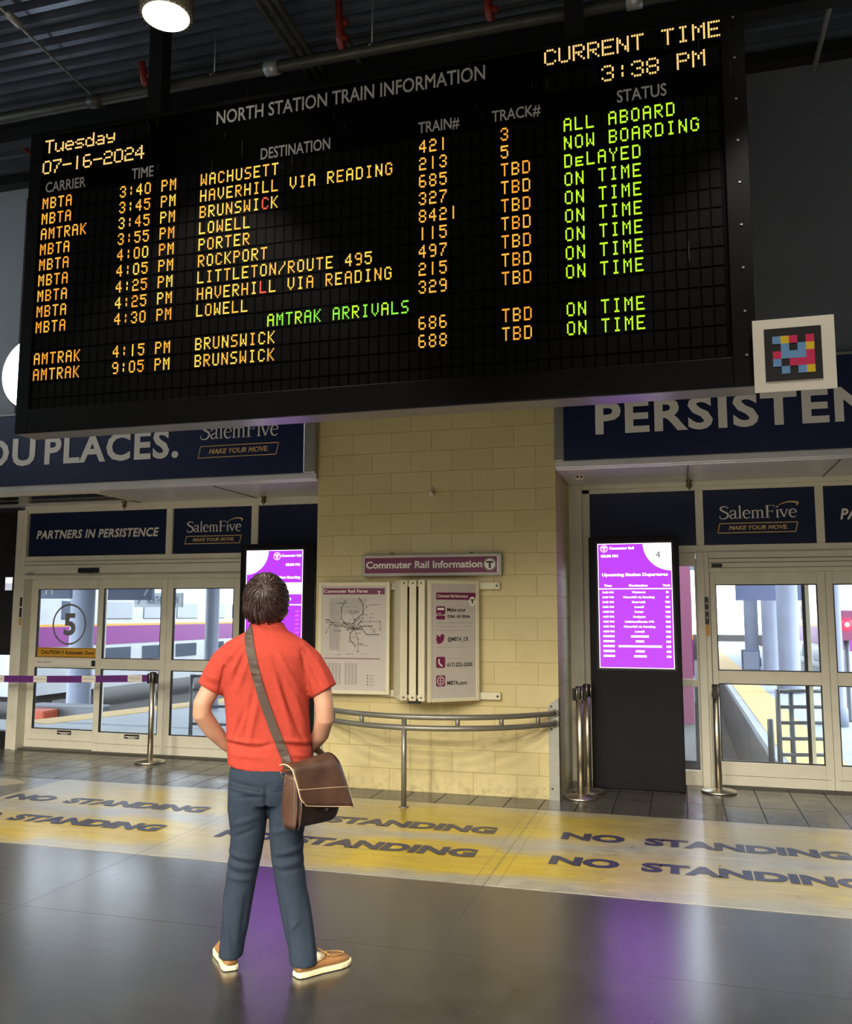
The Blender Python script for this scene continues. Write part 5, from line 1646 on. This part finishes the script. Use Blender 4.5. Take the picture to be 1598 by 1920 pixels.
# ---- trousers
T = MB()
hips = [(.985, -.038, .0, .180, .112), (.93, -.036, -.004, .193, .122), (.87, -.034, -.008, .203, .132), (.80, -.036, -.008, .203, .132), (.745, -.040, -.004, .19, .118)]
T.rings([oval((cx, vy, z), a, b, p=2.2) for z, cx, vy, a, b in hips[::-1]])
def leg_rings(lst):
    return [oval((x, y, z), a, b, n=24, p=2.15) for x, y, z, a, b in lst]
TL = [(-.140, -.004, .80, .098, .122), (-.142, -.004, .72, .096, .112), (-.138, -.002, .60, .082, .096), (-.149, .0, .50, .077, .088), (-.166, .002, .39, .072, .080),
      (-.178, -.004, .28, .067, .077), (-.188, -.008, .18, .063, .076), (-.199, -.010, .10, .058, .077), (-.204, -.010, .050, .057, .080)]
TR = [(.062, -.008, .80, .098, .122), (.056, -.012, .72, .096, .112), (.046, -.018, .60, .081, .096), (.052, -.024, .50, .077, .088), (.072, -.036, .38, .073, .080),
      (.092, -.052, .28, .070, .077), (.114, -.080, .18, .066, .076), (.136, -.108, .10, .066, .076), (.145, -.118, .048, .068, .080)]
T.rings(leg_rings(TL[::-1])); T.rings(leg_rings(TR[::-1]))
tro = fuse(T, 'trousers', M['jeans'], 0.0075, 4, MAN)
def sculpt(o, fn):
    me = o.data
    ns = [v.normal.copy() for v in me.vertices]
    for v, n_ in zip(me.vertices, ns):
        d_ = fn(v.co, n_)
        if d_:
            v.co = v.co + n_ * d_
    me.update()
def seg_dist(px, pz, a, b):
    ax, az = a; bx, bz = b
    dx, dz = bx - ax, bz - az
    t = max(0, min(1, ((px - ax) * dx + (pz - az) * dz) / (dx * dx + dz * dz)))
    return sqrt((px - ax - t * dx) ** 2 + (pz - az - t * dz) ** 2), t
def folds(lst):
    def fn(x, z):
        s_ = 0.0
        for a, b, w, h in lst:
            d_, t = seg_dist(x, z, a, b)
            if d_ < 3 * w:
                s_ += 1.7 * h * exp(-(d_ / w) ** 2) * sin(pi * (0.12 + 0.76 * t))
        return s_
    return fn
jf = folds([((-.23, .86), (-.06, .83), .010, -.005), ((-.21, .83), (-.05, .81), .010, .005), ((-.20, .79), (-.06, .795), .009, -.004), ((.16, .85), (.02, .83), .010, -.005),
            ((-.043, .845), (-.045, .73), .008, -.009), ((-.21, .66), (-.08, .70), .012, .004), ((-.20, .60), (-.09, .645), .011, -.004),
            ((-.22, .53), (-.10, .50), .010, .005), ((-.22, .505), (-.11, .475), .008, -.005), ((-.22, .48), (-.10, .455), .009, .005), ((-.235, .45), (-.12, .43), .008, -.004), ((-.225, .42), (-.11, .405), .009, .005),
            ((.12, .55), (-.0, .53), .010, .005), ((.12, .52), (.0, .505), .008, -.005), ((.12, .49), (.0, .475), .010, .005), ((.135, .46), (.02, .45), .008, -.004), ((.10, .66), (-.02, .62), .012, .004),
            ((-.24, .34), (-.20, .08), .012, .006), ((-.13, .34), (-.15, .12), .012, -.004), ((.15, .33), (.19, .08), .012, .005), ((.05, .30), (.08, .06), .012, -.004), ((.12, .24), (.08, .20), .010, .005)])
sculpt(tro, lambda c, n_: jf(c.x, c.z) if n_.y < 0.4 else 0)
# seams and back pockets
m = MB()
def on_back(bvh, x, z, y0=-1.0, off=0.003):
    h = bvh.ray_cast(Vector((x, y0, z)), Vector((0, 1, 0)))
    return h[0] + Vector((0, -off, 0)) if h[0] else None
def bvh_of(o):
    return BVHTree.FromPolygons([v.co for v in o.data.vertices], [tuple(p.vertices) for p in o.data.polygons])
tb = bvh_of(tro)
for path in ([(-.225, .845), (-.07, .825)], [(.15, .845), (-.01, .825)]):
    pts = [on_back(tb, path[0][0] + (path[1][0] - path[0][0]) * i / 10, path[0][1] + (path[1][1] - path[0][1]) * i / 10, off=.001) for i in range(11)]
    pts = [p for p in pts if p]
    if len(pts) > 2:
        m.tube(pts, .003, 6)
if m.v:
    m.build('pocket_seam', M['jeans'], tro, local=True)

# ---- shirt
S = MB()
shirt = [(.897, -.036, .002, .208, .132), (.95, -.040, .0, .206, .130), (1.03, -.048, -.002, .203, .122), (1.15, -.057, -.006, .201, .120), (1.27, -.066, -.010, .205, .125),
         (1.38, -.070, -.014, .212, .130), (1.45, -.070, -.016, .222, .124), (1.495, -.069, -.016, .205, .108), (1.525, -.068, -.014, .172, .094), (1.550, -.066, -.012, .128, .082), (1.568, -.065, -.014, .096, .074), (1.590, -.066, -.020, .084, .070), (1.602, -.067, -.024, .079, .068)]
S.rings([oval((cx, vy, z), a, b, n=40, p=2.35, tilt=(-.13 if z < .91 else (-.06 if z < .96 else 0))) for z, cx, vy, a, b in shirt])
S.tube([(-.205, -.014, 1.455), (-.268, -.018, 1.405), (-.305, -.02, 1.345), (-.338, -.024, 1.285)], [(.078, .082), (.072, .078), (.066, .072), (.060, .066)], 20)
S.tube([(.067, -.014, 1.455), (.131, -.018, 1.405), (.178, -.022, 1.335), (.214, -.028, 1.272)], [(.078, .082), (.074, .080), (.070, .076), (.066, .070)], 20)
shi = fuse(S, 'shirt', M['shirt'], 0.0068, 5, MAN)
sfold = folds([((-.15, 1.50), (-.24, 1.33), .012, .005), ((-.16, 1.47), (-.22, 1.30), .010, -.005), ((-.18, 1.50), (-.27, 1.40), .010, .005), ((-.13, 1.46), (-.19, 1.28), .012, .005),
            ((-.10, 1.38), (-.15, 1.15), .014, -.005), ((-.115, 1.33), (-.17, 1.08), .012, .007), ((-.14, 1.22), (-.22, 1.03), .012, -.006), ((-.09, 1.25), (-.135, 1.02), .014, .006),
            ((-.02, 1.44), (.06, 1.20), .014, -.005), ((.0, 1.47), (.10, 1.28), .012, .005), ((-.01, 1.36), (.07, 1.08), .014, .007), ((.02, 1.30), (.12, 1.05), .012, -.006), ((.07, 1.28), (.13, 1.12), .012, .005),
            ((-.245, 1.035), (-.10, 1.018), .008, -.008), ((-.10, 1.018), (-.02, 1.035), .008, -.006), ((.03, 1.035), (.15, 1.012), .008, -.008), ((-.24, 1.055), (-.06, 1.04), .010, .006), ((.03, 1.055), (.15, 1.035), .010, .006),
            ((-.22, .985), (-.05, .975), .012, .004), ((.05, .99), (.15, .97), .010, .004),
            ((.105, 1.47), (.155, 1.25), .007, -.006), ((-.245, 1.47), (-.285, 1.27), .007, -.006),
            ((-.35, 1.36), (-.29, 1.33), .008, .005), ((-.36, 1.33), (-.29, 1.30), .008, -.004), ((.18, 1.42), (.24, 1.31), .010, .005), ((.15, 1.40), (.21, 1.29), .010, -.005), ((.10, 1.52), (.16, 1.45), .008, .004)])
sculpt(shi, lambda c, n_: sfold(c.x, c.z) if n_.y < 0.35 and c.z > .93 else 0)
# ribbed collar and hem stitching
sb = bvh_of(shi)
m = MB()
m.tube([(-.067 + .0725 * cos(2 * pi * i / 36), -.024 + .062 * sin(2 * pi * i / 36), 1.597 - .006 * sin(2 * pi * i / 36)) for i in range(37)], .0085, 8, caps=False)
m.build('collar', M['shirt'], shi, local=True)

# ---- hair : shell of overlapping locks that fall from the whorl on the crown
def head_surface(dv, k=1.0):
    # dv = unit direction from head centre ; ellipsoid with squarer lower back
    c = Vector((-.078, -.020, 1.715))
    a, b, h = .108 * k, .122 * k, .134 * k
    r = 1 / sqrt((dv.x / a) ** 2 + (dv.y / b) ** 2 + (dv.z / h) ** 2)
    p = c + dv * r
    if dv.z < -.2:                              # square the nape a little
        w = (-.2 - dv.z) * .32
        p.x += (p.x - c.x) * w
        p.y += (p.y - c.y) * w * .6
    return p
WH = Vector((.04, -.80, .55)).normalized()
e1 = Vector((1, 0, 0)); e1 = (e1 - WH * e1.dot(WH)).normalized(); e2 = WH.cross(e1)
def hdir(th, ph): return (WH * cos(th) + (e1 * cos(ph) + e2 * sin(ph)) * sin(th)).normalized()
def th_max(ph):
    up = (e1 * cos(ph) + e2 * sin(ph)).z
    if up < -0.25:
        return radians(97 + 12 * min(1, (-.25 - up) / .5))
    if up < 0.3:
        return radians(94)
    return radians(100)
H = MB()
NP, NTH = 96, 26
hr = random.Random(3)
jit = [hr.uniform(-.06, .06) for _ in range(NP)]
ring_out = []
for i in range(NTH + 1):
    row_ = []
    for j in range(NP):
        ph = 2 * pi * j / NP
        th = th_max(ph) * (i / NTH) * (1 + jit[j] * (i / NTH))
        g_ = 1 + (0.012 * sin(ph * 17 + 3 * th) + 0.010 * sin(ph * 31 - 4 * th + 1)) * min(1, th * 1.6)
        row_.append(head_surface(hdir(max(th, 1e-3), ph + .25 * th), g_))
    ring_out.append(row_)
H.rings(ring_out, caps=False)
inner = [[head_surface(hdir(max(th_max(2 * pi * j / NP) * (i / NTH), 1e-3), 2 * pi * j / NP), .84) for j in range(NP)] for i in range(NTH + 1)]
H.rings([ring_out[-1], inner[-1]], caps=False)
H.rings(inner[::-1], caps=False)
for k in range(420):
    ph = hr.uniform(0, 2 * pi)
    t0 = hr.uniform(.02, .75) * th_max(ph)
    t1 = min(t0 + radians(hr.uniform(22, 50)), th_max(ph) * hr.uniform(.98, 1.06))
    pts, rs = [], []
    lift = hr.uniform(1.0, 1.025)
    tw = hr.uniform(.1, .45)
    w0 = hr.uniform(.0035, .0065)
    for q_ in range(9):
        u = q_ / 8
        th = t0 + (t1 - t0) * u
        pts.append(head_surface(hdir(th, ph + tw * th), lift + .012 * sin(pi * u) + (.02 * u * u if t1 > .9 * th_max(ph) and hr.random() < .5 else 0)))
        rs.append((w0 * (sin(pi * (.12 + .8 * u)) + .05), w0 * .45 * (sin(pi * (.12 + .8 * u)) + .05)))
    H.tube(pts, rs, 6)
H.build('hair', M['hair'], MAN, local=True)

# ---- shoes
def shoe(heel, direction, right, name='boat_shoe'):
    d_ = Vector((*direction, 0)).normalized()
    w = Vector((d_.y, -d_.x, 0))          # to the shoe's right
    o3 = Vector((*heel, 0))
    sg_ = 1 if right else -1
    def P(u, s_, z): return o3 + d_ * u + w * s_ * 1.0 + Vector((0, 0, z))
    # outline : (along, half width left, half width right) ; inner side straighter
    prof = [(0.0, .018), (.010, .030), (.035, .036), (.08, .036), (.12, .035), (.17, .043), (.21, .049), (.245, .046), (.272, .034), (.288, .018), (.292, .006)]
    def halves(wd, u):
        outer, inner_ = wd * (1.05 if u > .1 else 1.0), wd * (0.92 if u > .1 else 1.0)
        return (-inner_, outer) if right else (-outer, inner_)
    def outline(z, grow, bend=0):
        L, R2 = [], []
        for u, wd in prof:
            a, b = halves(wd + grow, u)
            uu = u + (grow if u > .2 else (-grow if u < .02 else 0))
            off = sg_ * -.010 * (u / .29) ** 2
            L.append(P(uu, a + off, z + bend)); R2.append(P(uu, b + off, z + bend))
        return L + R2[::-1]
    so = MB()
    so.rings([outline(.003, .000), outline(.004, .004), outline(.018, .005), outline(.024, .003)], caps=True, smooth=False)
    # upper lofted as cross-sections along the foot
    up = MB()
    secs = [(-.002, .024, .056, .026), (.012, .031, .062, .025), (.045, .036, .060, .024), (.085, .036, .058, .024), (.12, .036, .066, .022), (.16, .042, .068, .02), (.20, .047, .060, .02), (.24, .045, .052, .02), (.27, .034, .044, .02), (.288, .016, .034, .02)]
    rings_ = []
    for u, wd, top, bot in secs:
        ring = []
        a, b = halves(wd, u)
        off = sg_ * -.010 * (u / .29) ** 2
        mid, hw = (a + b) / 2 + off, (b - a) / 2
        for j in range(18):
            t = 2 * pi * j / 18
            ct, st_ = cos(t), sin(t)
            x = math.copysign(abs(ct) ** .75, ct) * hw * (1 - .22 * max(0, st_))
            z = bot + (top - bot) * (0.5 + 0.5 * math.copysign(abs(st_) ** .8, st_))
            ring.append(P(u, mid + x, z))
        rings_.append(ring)
    up.rings(rings_, caps=True)
    uo = up.build(name, M['tan'], MAN, local=True)
    so.build('sole', M['sole'], uo, local=True)
    # moccasin seam, collar lace and bow
    m = MB()
    seam = []
    for k in range(15):
        a = pi * k / 14
        seam.append(P(.175 + .085 * sin(a), (.033 * cos(a)) - sg_ * .006, .064 - .012 * sin(a)))
    m.tube(seam, .0028, 6)
    m.tube([P(.0, 0, .058), P(.02, .031, .060), P(.06, .035, .058), P(.11, .034, .062), P(.135, .03, .068)], .0024, 6)
    m.tube([P(.0, 0, .058), P(.02, -.031, .060), P(.06, -.035, .058), P(.11, -.034, .062), P(.135, -.03, .068)], .0024, 6)
    m.build('stitched_seam', M['lace'], uo, local=True)
    m = MB()
    for k, u in enumerate((.135, .155)):
        m.tube([P(u, -.026, .068), P(u + .006, 0, .078), P(u, .026, .068)], .003, 6)
    for s_ in (-1, 1):
        m.tube([P(.140, 0, .078), P(.128, s_ * .022, .092), P(.140, s_ * .038, .088), P(.150, s_ * .018, .080), P(.142, 0, .079)], .0026, 6)
        m.tube([P(.140, 0, .078), P(.150, s_ * .03, .078), P(.165, s_ * .042, .07)], .0024, 6)
    m.build('lace', M['lace'], uo, local=True)
    so2 = MB().tube([P(.055, 0, .045), P(.058, 0, .08), P(.055, 0, .11)], [(.026, .032), (.026, .032), (.026, .030)], 16)
    so2.tube([P(.05, 0, .05), P(.10, 0, .066), P(.135, 0, .060)], [.030, .028, .018], 12)
    so2.build('sock', M['sock'], uo, local=True)
    return uo
def loc2(wx, wy):
    rx, ry = wx + 1.9, wy - 4.0
    a = radians(20)
    return (rx * cos(a) + ry * sin(a), -rx * sin(a) + ry * cos(a))
def dir2(deg_left_of_y):
    a = radians(deg_left_of_y)
    wx, wy = -sin(a), cos(a)
    b = radians(20)
    return (wx * cos(b) + wy * sin(b), -wx * sin(b) + wy * cos(b))
sL = shoe(loc2(-2.058, 3.868), dir2(38), False)
sR = shoe(loc2(-1.738, 3.888), dir2(-36), True)

# ================================================================== MESSENGER BAG (worn across the body: a thing of its own)
BAG = tag(empty('messenger_bag', (-1.9, 4.0, 0.65), radians(20)), 'brown leather messenger bag hanging at the right hip of the person', 'bag')
BZ = 0.65
def bl_(p): return (p[0], p[1], p[2] - BZ)
ang = radians(46)
wv = Vector((cos(ang), sin(ang), 0))             # along the bag, away from the camera
mv = Vector((sin(ang), -cos(ang), 0))            # out of its front face
B0 = Vector((.118, -.265, 0))                    # near front vertical edge
BW, BT = .265, .105
def bp(s_, o_, z):                                # s_ along 0..1, o_ outwards from front (0) , z world
    return B0 + wv * (s_ * BW) + mv * o_ + Vector((0, 0, z))
K = MB()
# body: stacked rounded rectangles, belly sagging
def bag_ring(z, grow, bot, s0=0.0, s1=1.0):
    ring = []
    n = 10
    L = BW
    for (ca, cb, a0) in ((s1 * L - .02, -.02, -pi / 2 + pi / 2), (s0 * L + .02, -.02, pi / 2), (s0 * L + .02, -BT + .02, pi), (s1 * L - .02, -BT + .02, 1.5 * pi)):
        for k in range(6):
            a = a0 + k * (pi / 2) / 5
            ring.append((ca + .02 * cos(a), cb + .02 * sin(a)))
    cx_, cy_ = L / 2, -BT / 2
    out = []
    for x, y in ring:
        sx = (x - cx_) / (L / 2)
        yy = cy_ + (y - cy_) * (1 + grow)
        zz = z + bot * (sx * sx)                  # bottom corners ride up
        v = B0 + wv * x + mv * yy
        out.append(bl_((v.x, v.y, zz)))
    return out
K.rings([bag_ring(.655, -.35, .035, .06, .88), bag_ring(.668, -.05, .035, .02, .95), bag_ring(.70, .10, .02), bag_ring(.76, .16, .01), bag_ring(.83, .08, 0), bag_ring(.89, -.08, 0), bag_ring(.925, -.25, 0), bag_ring(.935, -.5, 0, .02, .98)])
kb = K.build('bag_body', M['leatherd'], BAG, local=True)
sbm = kb.modifiers.new('round', 'SUBSURF'); sbm.levels = 1; sbm.render_levels = 1
# lighter gusset panel on the near end, with welts
G = MB()
gz = [.672, .70, .76, .83, .89, .915]
def gus(o_, z, out): 
    v = B0 + wv * (-.006 - out) + mv * o_
    return bl_((v.x, v.y, z))
rows2 = []
for i, z in enumerate(gz):
    bulge = [.0, .006, .012, .010, .006, .0][i]
    w0 = [-.082, -.092, -.100, -.096, -.088, -.078][i]; w1 = [-.020, -.010, -.002, -.004, -.012, -.022][i]
    rows2.append([gus(w0 + (w1 - w0) * k / 6, z, bulge * sin(pi * k / 6)) for k in range(7)])
vs = [p for r_ in rows2 for p in r_]
G.add(vs, [(i * 7 + k, i * 7 + k + 1, (i + 1) * 7 + k + 1, (i + 1) * 7 + k) for i in range(5) for k in range(6)], 0, True)
go = G.build('gusset', M['leather'], BAG, local=True)
so_ = go.modifiers.new('thick', 'SOLIDIFY'); so_.thickness = .006; so_.offset = 0
m = MB()
m.tube([r_[0] for r_ in rows2], .0045, 8); m.tube([r_[-1] for r_ in rows2], .0045, 8)
m.tube([Vector(r_[-1]) + (mv * .016 + wv * .012) for r_ in rows2[:4]], .004, 8)
m.build('welt', M['leather'], go, local=True)
# magnetic snap
t = MB()
v = B0 + wv * (.60 * BW) + mv * .014
t.tube([bl_((v.x, v.y, .742)), bl_((v.x + mv.x * .006, v.y + mv.y * .006, .742))], [.010, .008], 14)
t.build('snap', M['brass'], BAG, local=True)
# flap : over the top and down the front, flaring at its far end
F = MB()
NS, NF = 14, 16
def flap_pt(s_, t):
    # t 0 = back of the top, .3 = front top edge, 1 = lower hem
    if t < .3:
        u = t / .3
        o_ = -BT * .80 + BT * .86 * u
        z = .935 + .030 * sin(pi * (.25 + .62 * u)) + (.035 * (1 - u) * (s_ - .3) if s_ > .3 else 0)
    else:
        u = (t - .3) / .7
        o_ = BT * .06 + .030 * sin(u * pi * .5) + .055 * u * s_ * s_
        z = .947 - .168 * u - .040 * u * (s_ - .25)
    ln = -.045 + (BW + .030) * s_
    ln += .035 * (1 - min(1, max(0, (t - .3) / .7)) * 1.0) * 0 + (.030 * max(0, (t - .3) / .7) if s_ < .5 else 0) * (1 - 2 * s_)
    ln += .018 * max(0, t - .3) * s_
    # rounded near lower corner
    if t > .86 and s_ < .12:
        ln += (t - .86) * .18 * (1 - s_ / .12)
    v = B0 + wv * ln + mv * o_
    return bl_((v.x, v.y, z))
grid = [[flap_pt(i / NS, j / NF) for i in range(NS + 1)] for j in range(NF + 1)]
F.add([p for r_ in grid for p in r_], [(j * (NS + 1) + i, j * (NS + 1) + i + 1, (j + 1) * (NS + 1) + i + 1, (j + 1) * (NS + 1) + i) for j in range(NF) for i in range(NS)], 0, True)
fo = F.build('flap', M['leather'], BAG, local=True)
so_ = fo.modifiers.new('thick', 'SOLIDIFY'); so_.thickness = .005; so_.offset = 0
m = MB()
m.tube([r_[0] for r_ in grid], .0032, 6)
m.tube(grid[-1], .0032, 6)
m.tube([r_[-1] for r_ in grid], .0028, 6)
m.build('raw_edge', M['edge'], fo, local=True)
m = MB()
j = int(NF * .72)
m.tube([Vector(p) + mv * .003 for p in grid[j]], .0016, 6)
m.build('stitch_line', M['edge'], fo, local=True)
# strap from the near ring up across the back, over the left shoulder and down the front to the far ring
def on_front(x, z, off=.004):
    h = sb.ray_cast(Vector((x, 1.0, z)), Vector((0, -1, 0)))
    return h[0] + Vector((0, off, 0)) if h[0] else None
path = []
near = Vector((.060, -.205, .925))
for k in range(26):
    u = k / 25
    x, z = .052 + (-.150 - .052) * u - .018 * sin(pi * u), .955 + (1.545 - .955) * u
    p = on_back(sb, x, z, off=.007)
    if p: path.append(p)
path = [near] + path
top = sb.ray_cast(Vector((-.165, -.015, 2.0)), Vector((0, 0, -1)))[0]
for yv in (-.065, -.035, -.005, .03):
    h = sb.ray_cast(Vector((-.152, yv, 2.0)), Vector((0, 0, -1)))
    if h[0]: path.append(h[0] + Vector((0, 0, .012)))
for k in range(22):
    u = k / 21
    x, z = -.150 + (.13 + .150) * u, 1.52 + (.985 - 1.50) * u
    p = on_front(x, z, .009)
    if p: path.append(p)
far = B0 + wv * (BW * .98) - mv * .05 + Vector((0, 0, .93))
path += [Vector((.215, .06, .965)), far]
# smooth the path, then lay a flat band along it
for _ in range(1):
    path = [path[0]] + [(path[i - 1] + path[i] * 2 + path[i + 1]) / 4 for i in range(1, len(path) - 1)] + [path[-1]]
ctr = Vector((-.05, -.01, 0))
ST = MB()
rings_ = []
for i, p in enumerate(path):
    a = path[max(0, i - 1)]; b = path[min(len(path) - 1, i + 1)]
    t = (b - a).normalized()
    h = sb.find_nearest(p)
    nn = h[1].normalized() if h[0] is not None else Vector((0, -1, 0))
    nn = (nn - t * nn.dot(t)).normalized()
    w_ = t.cross(nn) * .0205
    e_ = nn * .0025
    q4 = [p - w_ - e_, p + w_ - e_, p + w_ + e_, p - w_ + e_]
    rings_.append([bl_(x) for x in q4])
ST.rings(rings_, smooth=False)
ST.build('strap', M['strap'], BAG, local=True)
m = MB()
a, b = path[0], path[1]
c0 = Vector((.060, -.215, .915))
m.tube([bl_(c0 + Vector((-.026, 0, .014))), bl_(c0 + Vector((.026, -.004, .018))), bl_(c0 + Vector((.030, -.004, -.006))), bl_(c0 + Vector((.012, 0, -.020))), bl_(c0 + Vector((-.018, 0, -.016))), bl_(c0 + Vector((-.028, 0, -.002))), bl_(c0 + Vector((-.026, 0, .014)))], .004, 8)
m.build('strap_ring', M['brass'], BAG, local=True)
m = MB()
m.tube([bl_(c0 + Vector((-.008, .002, -.015))), bl_(c0 + Vector((-.008, .006, -.05))), bl_(c0 + Vector((-.004, .01, -.075)))], [(.012, .004), (.014, .004), (.012, .003)], 8)
m.build('ring_tab', M['leather'], BAG, local=True)
